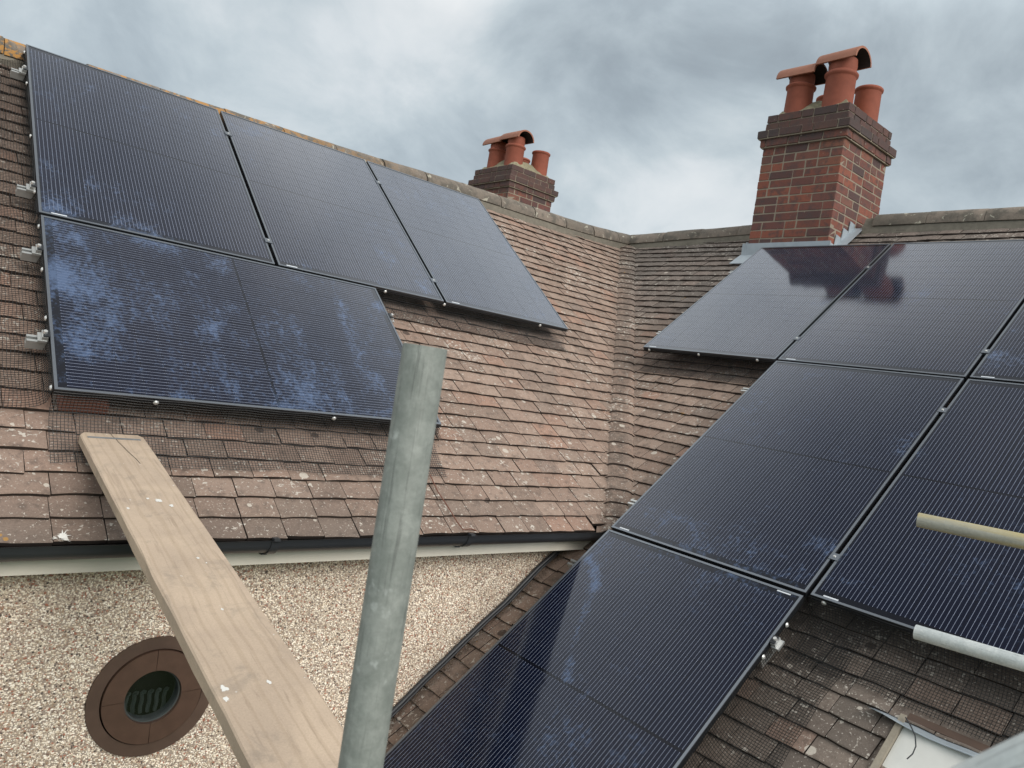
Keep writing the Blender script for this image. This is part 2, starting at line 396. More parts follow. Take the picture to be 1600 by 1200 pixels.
def galv_mat(name, c1, c2, yellow=0.0):
    m, t, p = newmat(name)
    oc = t.node('ShaderNodeTexCoord').outputs['Object']
    st = t.node('ShaderNodeMapping', i_0=oc); st.inputs['Scale'].default_value = (1, 1, .045)
    a = t.noise(st.outputs[0], 210, 5, .7); b_ = t.noise(oc, 30, 6, .7, .2); c_ = t.noise(oc, 130, 4, .7)
    base = t.mix(t.smooth(b_, .35, .68), c1, c2)
    base = t.mix(t.smooth(a, .54, .70, 0, .6), base, tuple(x * .42 for x in c1))
    base = t.scale(base, t.m('ADD', .74, t.m('MULTIPLY', c_, .52)))
    pale = t.noise(t.vm('ADD', oc, (3, 3, 3)), 22, 4, .6)
    base = t.mix(t.smooth(pale, .64, .72, 0, .5), base, (.52, .55, .53))
    if yellow:
        y_ = t.noise(t.vm('ADD', st.outputs[0], (1, 8, 1)), 26, 4, .6)
        base = t.mix(t.smooth(y_, .34, .58, 0, yellow), base, (.56, .44, .16))
    t.put(p.inputs['Base Color'], base)
    p.inputs['Roughness'].default_value = .62; p.inputs['Metallic'].default_value = .08
    bump(t, p, c_, .15, .0005)
    return m
M_GALV = galv_mat('weathered galvanised steel', (.195, .215, .195), (.29, .31, .285))
M_GALVY = galv_mat('yellow stained steel', (.42, .42, .37), (.48, .47, .40), .85)
M_GALVW = galv_mat('pale galvanised steel', (.60, .645, .64), (.74, .77, .755))

def wood_mat():
    m, t, p = newmat('scaffold board timber')
    oc = t.node('ShaderNodeTexCoord').outputs['Object']      # board runs along local y
    g = t.node('ShaderNodeMapping', i_0=oc); g.inputs['Scale'].default_value = (1, .045, 1)
    warp = t.noise(oc, 1.6, 3, .5, 0, 1)
    gv = t.vm('ADD', g.outputs[0], t.scale(warp, .06))
    w1 = t.node('ShaderNodeTexWave', wave_type='BANDS', bands_direction='X', i_Vector=gv, i_Scale=9.0, i_Distortion=7.0, i_Detail=4.0, i_Detail_Scale=1.4)
    gr = t.noise(gv, 70, 5, .65); bl = t.noise(oc, 4.5, 5, .6, .5); fi = t.noise(oc, 210, 4, .7)
    base = t.mix(t.smooth(bl, .3, .7), (.55, .43, .32), (.45, .35, .265))
    base = t.mix(t.m('MULTIPLY', t.smooth(w1.outputs[0], .70, 1.0), .22), base, (.30, .215, .135))
    base = t.mix(t.smooth(gr, .55, .70, 0, .4), base, (.26, .19, .135))
    dirt = t.noise(t.vm('ADD', oc, (2, 7, 1)), 9, 6, .7, .6)
    base = t.mix(t.smooth(dirt, .50, .72, 0, .5), base, (.25, .21, .17))
    base = t.scale(base, t.m('ADD', .76, t.m('MULTIPLY', fi, .48)))
    sp_ = t.noise(t.vm('ADD', oc, (1, 1, 9)), 38, 3, .6, .3)
    base = t.mix(t.smooth(sp_, .715, .735, 0, .85), base, (.72, .70, .66))
    kn = t.noise(t.vm('ADD', g.outputs[0], (6, 1, 2)), 24, 4, .6, 1.2)
    base = t.mix(t.smooth(kn, .68, .76, 0, .45), base, (.20, .14, .10))
    t.put(p.inputs['Base Color'], base); p.inputs['Roughness'].default_value = .85
    bump(t, p, t.m('ADD', t.m('MULTIPLY', gr, .8), t.m('MULTIPLY', fi, .4)), .35, .002)
    return m
M_WOOD = wood_mat()
def pebble_mat():
    m, t, p = newmat('dash pebbles')
    a = t.node('ShaderNodeAttribute', attribute_name='tone').outputs['Fac']
    c = t.ramp(a, [(0, (.70, .65, .57)), (.22, (.47, .40, .33)), (.38, (.84, .81, .75)), (.58, (.37, .28, .21)), (.66, (.60, .53, .45)), (.78, (.34, .15, .10)), (.84, (.76, .70, .62)), (.935, (.08, .068, .06)), (.97, (.18, .12, .095))], 'CONSTANT')
    n = t.noise(t.pos, 3, 4, .6)
    c = t.vm('MULTIPLY', t.scale(c, t.m('ADD', .9, t.m('MULTIPLY', n, .5))), (1.12, 1.07, 1.0))
    t.put(p.inputs['Base Color'], c); p.inputs['Roughness'].default_value = .6
    return m
M_PEB = pebble_mat()
M_GRASS = simple('lawn', (.05, .08, .025), 1.0, var=.6, scale=3)

# ------------------------------------------------------------------ ground
g = MB(); g.add([(-150, -150, -7.6), (150, -150, -7.6), (150, 150, -7.6), (-150, 150, -7.6)], [(0, 1, 2, 3)])
g.obj('ground', M_GRASS, kind='structure')

# ------------------------------------------------------------------ house
house = thing('house', 'tiled house with two roof slopes meeting in a valley, pebbledash wall and brick chimneys', 'house', V((2.5, -2.445, -7.6)))
def zrL(x):     # height of the tile plane at the left ridge (the old ridge sags)
    P = [(-4, -.08), (-1.5, -.07), (0, -.05), (1.2, -.02), (2.4, .02), (3.5, .09), (4.8, .11), (5.4, .15), (5.95, .20)]
    if x <= P[0][0]: return P[0][1]
    for (a, za), (b_, zb) in zip(P, P[1:]):
        if x <= b_: return za + (zb - za) * (x - a) / (b_ - a)
    return P[-1][1]
def zrR(y):
    P = [(-7, .29), (-3.6, .29), (-2.4, .305), (-.85, .255), (0.0, .21), (.5, .20), (1.0, .17), (5, .15)]
    if y <= P[0][0]: return P[0][1]
    for (a, za), (b_, zb) in zip(P, P[1:]):
        if y <= b_: return za + (zb - za) * (y - a) / (b_ - a)
    return P[-1][1]
XJ = Rz(0, .20).x; YJ = Lz(0, .20).y       # where the ridges join
X0, Y0 = -3.2, -6.4                         # ends of the two roofs outside the frame
ZRB = -3.55                                 # foot of the right slope

# tile meshes ------------------------------------------------------
TW, TT = .163, .0205
def tile_variant(seed, joined):
    r = random.Random(seed); mb = MB(); nx = 4
    ys = [0, .004, .11, .22]; vs = []; fs = []
    e = [r.uniform(-.0022, .0022) for _ in range(nx)]; hz = r.uniform(-.002, .002)
    if r.random() < .3: e[r.choice((0, nx - 1))] += r.uniform(.003, .008)
    for j, y in enumerate(ys):
        for i in range(nx):
            x = -TW / 2 + TW * i / (nx - 1)
            z = -y * .140 - .0025 * (x / .08) ** 2 - (.0022 if j == 0 else 0) + r.uniform(-.0007, .0007)
            vs.append((x + r.uniform(-.0006, .0006), y + (e[i] if j < 2 else 0), z))
    for j in range(3):
        for i in range(nx - 1): a = j * nx + i; fs.append((a, a + 1, a + nx + 1, a + nx))
    b0 = len(vs)
    for i in range(nx): x, y, z = vs[i]; vs.append((x, y + .001, z - TT))
    nf = len(fs)
    for i in range(nx - 1): fs.append((b0 + i, b0 + i + 1, i + 1, i))
    for i, sgn in ((0, 1), (nx - 1, -1)):
        c0 = len(vs); col = [i + j * nx for j in range(4)]
        low = []
        for q in col: x, y, z = vs[q]; vs.append((x, y, z - TT)); low.append(len(vs) - 1)
        for j in range(3):
            f = (col[j], col[j + 1], low[j + 1], low[j]); fs.append(f if sgn > 0 else f[::-1])
    return vs, fs, nf
VAR = [tile_variant(s, False) for s in range(9)]
VME = []
for vs, fs, nf in VAR:
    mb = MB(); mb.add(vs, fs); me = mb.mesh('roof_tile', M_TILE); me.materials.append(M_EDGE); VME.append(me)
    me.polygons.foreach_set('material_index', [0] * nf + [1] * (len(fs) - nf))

# things that hide tiles in the photograph
def inpoly(p, poly):
    c = False; j = len(poly) - 1
    for i in range(len(poly)):
        (xi, yi), (xj, yj) = poly[i], poly[j]
        if (yi > p[1]) != (yj > p[1]) and p[0] < (xj - xi) * (p[1] - yi) / (yj - yi) + xi: c = not c
        j = i
    return c
PW, PH, GX, GY = 1.134, 1.762, .022, .02
OCC = [[(38, 70), (745, 310), (889, 520), (600, 455), (690, 655), (88, 605)],
       [(1000, 545), (1187, 383), (1600, 365), (1600, 1060), (1262, 940), (1050, 1200), (612, 1200), (950, 825), (1210, 566)],
       [(630, 535), (700, 540), (612, 1200), (540, 1200)], [(120, 674), (232, 682), (545, 1145), (545, 1200), (370, 1200)],
       [(0, 860), (930, 832), (860, 870), (620, 1110), (600, 1200), (0, 1200)], [(1172, 375), (1190, 170), (1390, 200), (1375, 335), (1300, 372)]]
def vis_area(corners, right):
    q = [pr(c) for c in corners]
    if any(k is None for k in q): return 0
    A = abs(sum(q[i][0] * q[(i + 1) % 4][1] - q[(i + 1) % 4][0] * q[i][1] for i in range(4))) / 2
    n = 0
    for a in (.15, .5, .85):
        for b_ in (.15, .5, .85):
            P = [q[0][k] * (1 - a) * (1 - b_) + q[1][k] * a * (1 - b_) + q[2][k] * a * b_ + q[3][k] * (1 - a) * b_ for k in (0, 1)]
            if 0 <= P[0] < 1600 and 0 <= P[1] < 1200:
                hid = any(inpoly(P, o) for i, o in enumerate(OCC) if not (i == 4 and right and P[0] > 600 and P[1] > 860 and P[0] > 600 + (1110 - P[1]) * .0))
                n += not hid
    return A * n / 9
def tone(): return random.random()
CHX0, CHX1, CHY0, CHY1 = 5.60, 6.43, -2.145, -1.365       # near chimney
OPY = -4.425                                              # left edge of the opening low on the right slope
OPZ1, OPZ0 = -2.535, -2.665

def lay_slope(right):
    rows = []
    k0 = 0 if not right else int((ZRB - ZE) / DZ)
    k = k0
    while True:
        z = ZE + k * DZ
        if z > .30: break
        off = (.5 if k % 2 else 0.0) * .165 + random.uniform(-.012, .012)
        if not right:
            xa, xb = X0, valley(z)[0] - random.uniform(.004, .048)
            if k == 0: xb -= .03
        else:      # u runs towards -y
            vy = valley(z)[1] if z > ZE - .02 else -2.46
            xa = -vy + random.uniform(.004, .048) if z > ZE - .02 else 2.452
            xb = -Y0
        u = xa if right else xb
        # first piece is cut to keep the bond
        cut = random.uniform(.06, .155) if k % 2 else random.uniform(.10, .163)
        first = True
        while (u < xb) if right else (u > xa):
            wd = (cut if first else .165) ; first = False
            uc = u + wd / 2 if right else u - wd / 2
            u = u + wd if right else u - wd
            zr = zrR(-uc) if right else zrL(uc)
            if z > zr - .03: continue
            if right:
                p = Rz(-uc, z)
                if CHX0 - .02 < p.x + .05 and p.x < CHX1 and CHY0 < -uc < CHY1: continue
                if OPZ0 - .01 < z < OPZ1 - .04:
                    if -uc + wd / 2 < OPY + .05: continue
                    if -uc - wd / 2 < OPY + .012: wd2 = (-uc + wd / 2) - (OPY + .012); uc = -(-uc + wd / 2 - wd2 / 2); wd = wd2; p = Rz(-uc, z)
            else: p = Lz(uc, z)
            if k == 0 and not right and uc > valley(z)[0] - .22: p = p + UPL * .035 + NL * .006
            slip = random.gauss(0, .0022) - (random.random() < .015) * random.uniform(.004, .014)
            O = p + (UPR if right else UPL) * slip + (NR if right else NL) * random.gauss(0, .0013)
            R = mat3(UR, UPR, NR, O) if right else mat3(UL, UPL, NL, O)
            M = R @ Matrix.Rotation(random.gauss(0, .0075), 4, 'Z') @ Matrix.Rotation(random.gauss(0, .008), 4, 'Y') @ Matrix.Diagonal((((wd - .0034) / TW), 1, 1, 1))
            uu, up = (UR, UPR) if right else (UL, UPL)
            a = vis_area([O - uu * .08, O + uu * .08, O + uu * .08 + up * GA, O - uu * .08 + up * GA], right)
            rows.append((a, M, random.randrange(len(VAR))))
        k += 1
    rows.sort(key=lambda r: -r[0])
    return rows

def slope_deck(right):
    mb = MB(); h = -.045
    if not right:
        pts = [Lz(X0, ZE - .0, h), Lz(valley(ZE)[0] + .05, ZE, h), Lz(valley(.2)[0] + .02, .19, h), Lz(X0, -.09, h)]
    else:
        vx, vy = valley(ZE)
        pts = [Rz(Y0, ZRB, h), Rz(-2.44, ZRB, h), Rz(-2.44, ZE - .1, h), Rz(vy + .05, ZE - .05, h), Rz(valley(.2)[1] + .02, .19, h), Rz(Y0, .27, h)]
    n = len(pts); dn = (NR if right else NL) * -.03
    mb.add(pts + [p + dn for p in pts], [tuple(range(n)), tuple(range(2 * n - 1, n - 1, -1))] + [(i, i + n, (i + 1) % n + n, (i + 1) % n) for i in range(n)])
    o = mb.obj('roof_slope', M_FELT, house)
    o['label'] = 'grey weathered right roof slope carrying seven solar panels' if right else 'pinkish brown left roof slope carrying four solar panels'
    return o
slopes = {}
for right in (False, True):
    sl_ = slope_deck(right); slopes[right] = sl_
    rows = lay_slope(right)
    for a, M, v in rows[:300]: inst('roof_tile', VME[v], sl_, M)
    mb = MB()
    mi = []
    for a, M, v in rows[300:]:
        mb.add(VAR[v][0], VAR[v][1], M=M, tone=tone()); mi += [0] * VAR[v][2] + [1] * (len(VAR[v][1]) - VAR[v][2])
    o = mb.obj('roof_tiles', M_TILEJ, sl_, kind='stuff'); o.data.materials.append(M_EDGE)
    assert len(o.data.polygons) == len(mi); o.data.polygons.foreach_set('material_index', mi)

# valley tiles -----------------------------------------------------
k = 0
while ZE + k * DZ < .16:
    z = ZE + k * DZ; mb = MB(); n = 11; vs = []; fs = []
    jit = random.uniform(-.006, .006); wl = .17; wr = .17
    for j, (zz, ww, hh) in enumerate(((z, 1.0, -.0035), (z + .004 * SP, 1.0, -.002), (z + .17 * SP, .97, -.021))):
        vx, vy = valley(zz); h = V((-SP, -SP, 2 * CP)).normalized() * hh
        A = V((vx - wl * ww, vy, zz)); B = V((vx, vy - wr * ww, zz)); C_ = V((vx - .012, vy - .012, zz + .004))
        for i in range(n):
            s_ = i / (n - 1); P = A * (1 - s_) ** 2 + C_ * 2 * s_ * (1 - s_) + B * s_ ** 2
            vs.append(P + h + V((-SP, -SP, 2 * CP)).normalized() * (-.020 + .026 * max(0.0, min(1.0, (.42 - abs(s_ - .5)) / .16))) + V((0, 0, random.uniform(-.001, .001) + (jit if j < 2 else 0) * .5)))
    for j in range(2):
        for i in range(n - 1): a = j * n + i; fs.append((a, a + 1, a + n + 1, a + n))
    b0 = len(vs)
    for i in range(n): vs.append(vs[i] + V((.004, .004, -.020)))
    for i in range(n - 1): fs.append((b0 + i, b0 + i + 1, i + 1, i))
    for i in (0, n - 1):
        b1 = len(vs); vs.append(vs[i + n] - V((0, 0, .013))); vs.append(vs[i + 2 * n] - V((0, 0, .013)))
        f = (i, i + 2 * n, b1 + 1, b0 + i); fs.append(f if i else f[::-1])
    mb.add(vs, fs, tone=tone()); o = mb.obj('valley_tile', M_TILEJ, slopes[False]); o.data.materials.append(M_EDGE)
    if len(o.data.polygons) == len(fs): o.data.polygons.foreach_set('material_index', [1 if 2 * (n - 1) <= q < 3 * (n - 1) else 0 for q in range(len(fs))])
    k += 1
# moss and grit lying in the valley
mb = MB(); rnd = random.Random(3)
for i in range(5200):
    s_ = rnd.random() ** 1.9; z = ZE + s_ * 1.25
    if rnd.random() < .32: z = ZE + rnd.random() * .17
    vx, vy = valley(z); row = (z - ZE) / DZ; 
    if rnd.random() < .75: z = ZE + (int(row) + abs(rnd.gauss(0, .28)) + .78) * DZ; vx, vy = valley(z)
    sp_ = rnd.gauss(0, .052 if z < ZE + .18 else .034); P = V((vx - max(sp_, 0), vy + min(sp_, 0), z)) if True else None
    P += V((-SP, -SP, 2 * CP)).normalized() * (.004 + .02 * math.exp(-(sp_ / .05) ** 2) * (1.0 if z < ZE + .2 else .35) * rnd.random())
    r = rnd.uniform(.0012, .0045); q = [V((rnd.gauss(0, 1), rnd.gauss(0, 1), rnd.gauss(0, 1))).normalized() * r for _ in range(4)]
    mb.add([P + x for x in q], [(0, 1, 2), (0, 2, 3), (0, 3, 1), (1, 3, 2)])
mb.obj('valley_debris', M_MOSS, kind='stuff', label='brown moss and grit lying in the roof valley', category='moss')

# ridges -----------------------------------------------------------
def ridge_piece(P, Q, r, par, lift=0.0):
    """half round ridge tile from P to Q, with real thickness"""
    t = (Q - P); L = t.length; t.normalize(); side = t.cross(V((0, 0, 1))).normalized(); up = side.cross(t)
    mb = MB(); n = 9; rad = []
    for (s_, rr) in ((0, r), (L * .33, r * 1.0), (L * .66, r * 1.005), (L - .006, r), (L, r - .004)):
        for off in (0, -.016):
            for i in range(n):
                a = radians(-8 + 196 * i / (n - 1)); x = rr + off
                rad.append(P + t * s_ + side * cos(a) * x * 1.05 + up * (sin(a) * x + lift) + V((0, 0, random.uniform(-.0015, .0015))))
    fs = []
    for j in range(4):
        o0, i0, o1, i1 = j * 2 * n, j * 2 * n + n, (j + 1) * 2 * n, (j + 1) * 2 * n + n
        for i in range(n - 1):
            fs.append((o0 + i, o1 + i, o1 + i + 1, o0 + i + 1)); fs.append((i0 + i, i0 + i + 1, i1 + i + 1, i1 + i))
        fs.append((o0, i0, i1, o1)); fs.append((o0 + n - 1, o1 + n - 1, i1 + n - 1, i0 + n - 1))
    for i in range(n - 1): fs.append((i, i + 1, n + i + 1, n + i)); e = 8 * n; fs.append((e + i, e + n + i, e + n + i + 1, e + i + 1))
    mb.add(rad, fs); o = mb.obj('ridge_tile', M_RIDGE, par); autosmooth(o, 50); return o
def ridge_line(pts, par, skip=None):
    """pts: points along the apex of the tile planes"""
    L = [0.0]
    for a, b_ in zip(pts, pts[1:]): L.append(L[-1] + (b_ - a).length)
    def P(s):
        for i in range(len(pts) - 1):
            if s <= L[i + 1] or i == len(pts) - 2: return pts[i].lerp(pts[i + 1], (s - L[i]) / (L[i + 1] - L[i]))
    s = 0.0
    while s < L[-1] - .05:
        e = min(s + .438, L[-1]); a, b_ = P(s), P(e)
        c = a.lerp(b_, .5)
        if not (skip and skip(c)):
            j = V((random.uniform(-.004, .004), random.uniform(-.004, .004), random.uniform(-.004, .003)))
            ridge_piece(a + j, b_ + j * .5, .108 + random.uniform(-.003, .003), par, -.022)
            # mortar joint and bed
        s += .443
    mb = MB()
    s = 0.0; rnd = random.Random(5)
    ring = []
    while s < L[-1] - .02:
        a = P(s); b_ = P(min(s + .06, L[-1])); t = (b_ - a).normalized(); side = t.cross(V((0, 0, 1))).normalized()
        c = [a + side * x + V((0, 0, zz)) for x, zz in ((-.116 + rnd.uniform(-.012, .012), -.11), (-.104, -.05 + rnd.uniform(-.012, .012)), (-.055, .045), (.055, .045), (.104, -.05), (.116, -.11))]
        hid = bool(skip and skip(a))
        ring.append(None if hid else c); s += .06
    for r0, r1 in zip(ring, ring[1:]):
        if r0 and r1: mb.add(r0 + r1, [(i, i + 6, i + 7, i + 1) for i in range(5)])
        elif mb.v: mb.obj('mortar_bed', M_BED, par); mb = MB()
    if mb.v: mb.obj('mortar_bed', M_BED, par)
ptsL = [V((x, Lz(0, zrL(x)).y, zrL(x))) for x in [X0 + .0 + .35 * i for i in range(27)] if x < XJ - .1] + [V((XJ - .02, YJ, .205))]
ridge_line(ptsL, slopes[False])
ptsR = [V((Rz(0, zrR(y)).x, y, zrR(y))) for y in [5.2 - .35 * i for i in range(35)] if y > Y0]
ridge_line(ptsR, slopes[True], skip=lambda c: CHY0 - .03 < c.y < CHY1 + .03 or 2.55 < c.y < 3.5)

# rear slopes, gable and side walls that close the house
mb = MB()
def slab(pts, th=-.06):
    n = len(pts); d_ = V((0, 0, th)); mb.add(pts + [p + d_ for p in pts], [tuple(range(n)), tuple(range(2 * n - 1, n - 1, -1))] + [(i, i + n, (i + 1) % n + n, (i + 1) % n) for i in range(n)])
for (xa, xb) in ((X0, 5.6),):
    P = [V((x, Lz(0, zrL(x)).y + .01, zrL(x) - .035)) for x in (X0, 0, 2.4, 3.5, 5.4, XJ)]
    for a, b_ in zip(P, P[1:]): slab([a, b_, b_ + V((0, 3.4, -3.4 * T)), a + V((0, 3.4, -3.4 * T))])
o = mb.obj('rear_slope', M_TILEJ, house)
mb = MB(); P = [V((Rz(0, zrR(y)).x + .01, y, zrR(y) - .035)) for y in (5.2, 1, 0, -.85, -2.4, Y0)]
for a, b_ in zip(P, P[1:]): slab([a, b_, b_ + V((3.4, 0, -3.4 * T)), a + V((3.4, 0, -3.4 * T))])
mb.obj('rear_slope', M_TILEJ, house)
mb = MB(); P = [V((Rz(0, zrR(y)).x - .01, y, zrR(y) - .035)) for y in (5.2, 1.0)]
slab([P[0], P[0] + V((-3.2, 0, -3.2 * T)), P[1] + V((-.25, .6, -.2)), P[1]]); mb.obj('rear_slope', M_TILEJ, house)

YW = -2.445
WZ, WX, WR = -2.968, .466, .238
wl_ = MB()      # the pebbledash wall with a round hole for the window
hole = [(WX + WR * cos(2 * pi * i / 48), WZ + WR * sin(2 * pi * i / 48)) for i in range(48)]
xa, xb, za, zb = X0 + .1, 2.95, -7.6, -2.33
outer = []
for i in range(48):
    c_, s_ = cos(2 * pi * i / 48), sin(2 * pi * i / 48)
    tt = min(((xb - WX) / c_ if c_ > 1e-9 else 1e9), ((xa - WX) / c_ if c_ < -1e-9 else 1e9), ((zb - WZ) / s_ if s_ > 1e-9 else 1e9), ((za - WZ) / s_ if s_ < -1e-9 else 1e9))
    outer.append((WX + c_ * tt, WZ + s_ * tt))
vs = [(x, YW, z) for x, z in hole + outer] + [(x, YW + .22, z) for x, z in hole]
fs = [(i, 48 + i, 48 + (i + 1) % 48, (i + 1) % 48) for i in range(48)] + [(i, (i + 1) % 48, 96 + (i + 1) % 48, 96 + i) for i in range(48)]
for cx_, cz_ in ((xa, za), (xb, za), (xb, zb), (xa, zb)):     # corners missed by the rays
    b0 = len(vs)
    d2 = sorted(range(48), key=lambda i: (outer[i][0] - cx_) ** 2 + (outer[i][1] - cz_) ** 2)
    i0 = min(range(48), key=lambda i: abs(((math.atan2(cz_ - WZ, cx_ - WX) % (2 * pi)) / (2 * pi) * 48 - i - .5 + 24) % 48 - 24))
    vs.append((cx_, YW, cz_)); fs.append((48 + i0, b0, 48 + (i0 + 1) % 48))
wl_.add(vs, fs); wall = wl_.obj('wall', M_RENDERW, house)
wall['label'] = 'pebbledash wall under the left gutter'
# dash pebbles
mb = MB(); rnd = random.Random(11); step = .0064
base_o = [V((1, 0, 0)), V((0, 0, 1)), V((-1, 0, 0)), V((0, 0, -1)), V((0, -1, 0))]
z = -2.415
vsall = mb.v; fsall = mb.f; tall = mb.tone
while z > -4.15:
    xl = -1.3; xr = KX + (z + DR / CP) / T + .02
    x = xl
    while x < xr:
        px_ = x + rnd.uniform(-.0032, .0032); pz_ = z + rnd.uniform(-.0032, .0032)
        if (px_ - WX) ** 2 + (pz_ - WZ) ** 2 > (WR + rnd.uniform(-.003, .004)) ** 2 and rnd.random() < .93:
            s_ = rnd.uniform(.0025, .0052); a = rnd.random() * 6.28; st = rnd.uniform(.7, 1.4); b0 = len(vsall)
            for q in range(5):
                an = a + q * 1.2566; rr = s_ * rnd.uniform(.75, 1.15)
                vsall.append((px_ + cos(an) * rr * st, YW - .0004, pz_ + sin(an) * rr / st))
            vsall.append((px_ + rnd.uniform(-.4, .4) * s_, YW - s_ * rnd.uniform(.6, 1.3), pz_ + rnd.uniform(-.4, .4) * s_))
            for q in range(5): fsall.append((b0 + q, b0 + 5, b0 + (q + 1) % 5))
            tall.extend([rnd.random()] * 5)
        x += step
    z -= step
mb.obj('pebbles', M_PEB, wall, kind='stuff')
o = MB(); o.box(X0 + .1, X0 + .3, YW + .003, 3.2, -7.6, -2.4); o.box(X0 + .1, 5.0, 3.0, 3.2, -7.6, -2.4); o.box(2.2, 2.4, Y0 + .2, YW - .002, -7.6, -3.45)
o.box(2.4, 9.2, Y0 + .2, Y0 + .4, -7.6, -3.0); o.box(9.0, 9.2, Y0 + .4, 5.0, -7.6, -2.5); o.obj('wall', M_RENDERW, house)

# fascia, gutter, soffit
XE = valley(ZE)[0]
mb = MB(); mb.box(X0, XE - .16, -2.578, -2.556, -2.418, -2.315); mb.obj('fascia', M_CREAM, house)
mb = MB(); mb.box(XE - .158, XE - .02, -2.575, -2.556, -2.42, -2.33); mb.obj('fascia', M_CREAM, house)
mb = MB(); mb.box(X0, XE - .02, -2.554, YW - .001, -2.412, -2.398); mb.obj('soffit', M_CREAM, house)
def half_gutter(x0, x1, r, n=10, th=.003):
    mb = MB(); vs = []; prof = []
    for i in range(n + 1): a = pi + pi * i / n; prof.append((r * cos(a), r * sin(a)))
    prof = [(prof[0][0] - .004, .004)] + prof + [(prof[-1][0] + .004, .004)]
    inner = [(y * (1 - th / r * 2), z + (th if abs(y) < r * .98 else -.001)) for y, z in prof]
    loop = prof + inner[::-1]; m_ = len(loop)
    for x in (x0, x1): vs += [V((x, y, z)) for y, z in loop]
    fs = [(i, (i + 1) % m_, m_ + (i + 1) % m_, m_ + i) for i in range(m_)]
    fs += [tuple(range(m_ - 1, -1, -1)), tuple(range(m_, 2 * m_))]
    mb.add(vs, fs); return mb
GYC, GZC, GR = -2.638, -2.292, .058
gmb = half_gutter(X0, XE - .07, GR)
gut = gmb.obj('gutter', M_BLACKP, house, Matrix.Translation((0, GYC, GZC))); autosmooth(gut, 40)
gut['label'] = 'black half round gutter under the lowest tiles'
for x in (-1.3, .765, 1.745):
    mb = half_gutter(x - .017, x + .017, GR + .006, th=.003); o = mb.obj('gutter_bracket', M_BLACKP, gut, Matrix.Translation((0, GYC, GZC - .0))); autosmooth(o, 40)
    mb = MB(); mb.box(x - .012, x + .012, GYC - GR - .016, GYC - GR + .012, GZC + .004, GZC + .014); mb.obj('bracket_clip', M_BLACKP, gut)
    mb = MB(); mb.box(x - .012, x + .012, GYC + .03, -2.58, GZC - .078, GZC - .045); mb.obj('bracket_arm', M_BLACKP, gut)

# round window
wn = MB()
def ring_mb(r0, r1, y0, y1, a0=0, a1=2 * pi, n=56):
    mb = MB(); vs = []; 
    for i in range(n + 1):
        a = a0 + (a1 - a0) * i / n
        for r, y in ((r0, y0), (r1, y0), (r1, y1), (r0, y1)): vs.append((WX + r * cos(a), y, WZ + r * sin(a)))
    fs = [(4 * i + k_, 4 * i + (k_ + 1) % 4, 4 * (i + 1) + (k_ + 1) % 4, 4 * (i + 1) + k_) for i in range(n) for k_ in range(4)]
    fs += [(0, 3, 2, 1), (4 * n, 4 * n + 1, 4 * n + 2, 4 * n + 3)]
    mb.add(vs, fs); return mb
window = ring_mb(.1905, WR - .001, YW - .011, YW + .05).obj('window', M_BROWN2, house)
window['label'] = 'small round window in a brown timber ring behind the scaffold board'
for q in range(4):
    a = pi / 2 * q + radians(2)
    ring_mb(.106, .1850, YW - .019, YW + .05, a + .006, a + pi / 2 - .006, 14).obj('frame_segment', M_BROWN, window)
mb = ring_mb(.0995, .1055, YW - .002, YW + .05); mb.obj('bead', M_CURTAIN, window)
mb = MB(); mb.add([(WX + .1 * cos(2 * pi * i / 40), y, WZ + .1 * sin(2 * pi * i / 40)) for y in (YW + .016, YW + .02) for i in range(40)],
                  [tuple(range(40)), tuple(range(79, 39, -1))] + [(i, i + 40, (i + 1) % 40 + 40, (i + 1) % 40) for i in range(40)])
mb.obj('glass_pane', M_GLASS, window)
mb = MB()
for i in range(6):
    x = WX - .072 + i * .029; mb.tube([(x + .0015 * sin(k_ * 1.3 + i), YW + .075, WZ - .1 + k_ * .0115) for k_ in range(8)] + [(x + .003, YW + .07, WZ - .012), (x + .008, YW + .064, WZ - .013)], .0075, 7)
mb.obj('curtain', M_CURTAIN, window)
mb = MB(); mb.box(WX - .3, WX + .3, YW + .16, YW + .18, WZ - .3, WZ + .3); mb.obj('room_back', M_FELT, window)

# ------------------------------------------------------------------ chimneys
def brick_mesh(seed):
    r = random.Random(seed); mb = MB(); b = .06
    vs = []
    for z in (-.5, .5):
        for y in (-.5, .5):
            for x in (-.5, .5): vs.append((x + r.uniform(-.008, .008), y + r.uniform(-.02, .02), z + r.uniform(-.03, .03)))
    mb.add(vs, [(0, 2, 3, 1), (4, 5, 7, 6), (0, 1, 5, 4), (2, 6, 7, 3), (0, 4, 6, 2), (1, 3, 7, 5)])
    me = mb.mesh('brick', M_BRICK)
    import bmesh
    bm = bmesh.new(); bm.from_mesh(me); bmesh.ops.bevel(bm, geom=bm.edges[:], offset=.035, segments=1, affect='EDGES'); bm.to_mesh(me); bm.free()
    return me
BM = [brick_mesh(s) for s in range(6)]
def pieces(Lg, rnd, start):
    out = []; x = 0.0; kind = start
    while x < Lg - .05:
        l_ = .2125 if kind else .102
        if rnd.random() < .18: kind = not kind
        else: kind = (not kind) if rnd.random() < .45 else True
        if x + l_ + .04 > Lg: l_ = Lg - x
        out.append((x, min(x + l_, Lg))); x += l_ + .0095
    out[-1] = (out[-1][0], Lg)
    return out
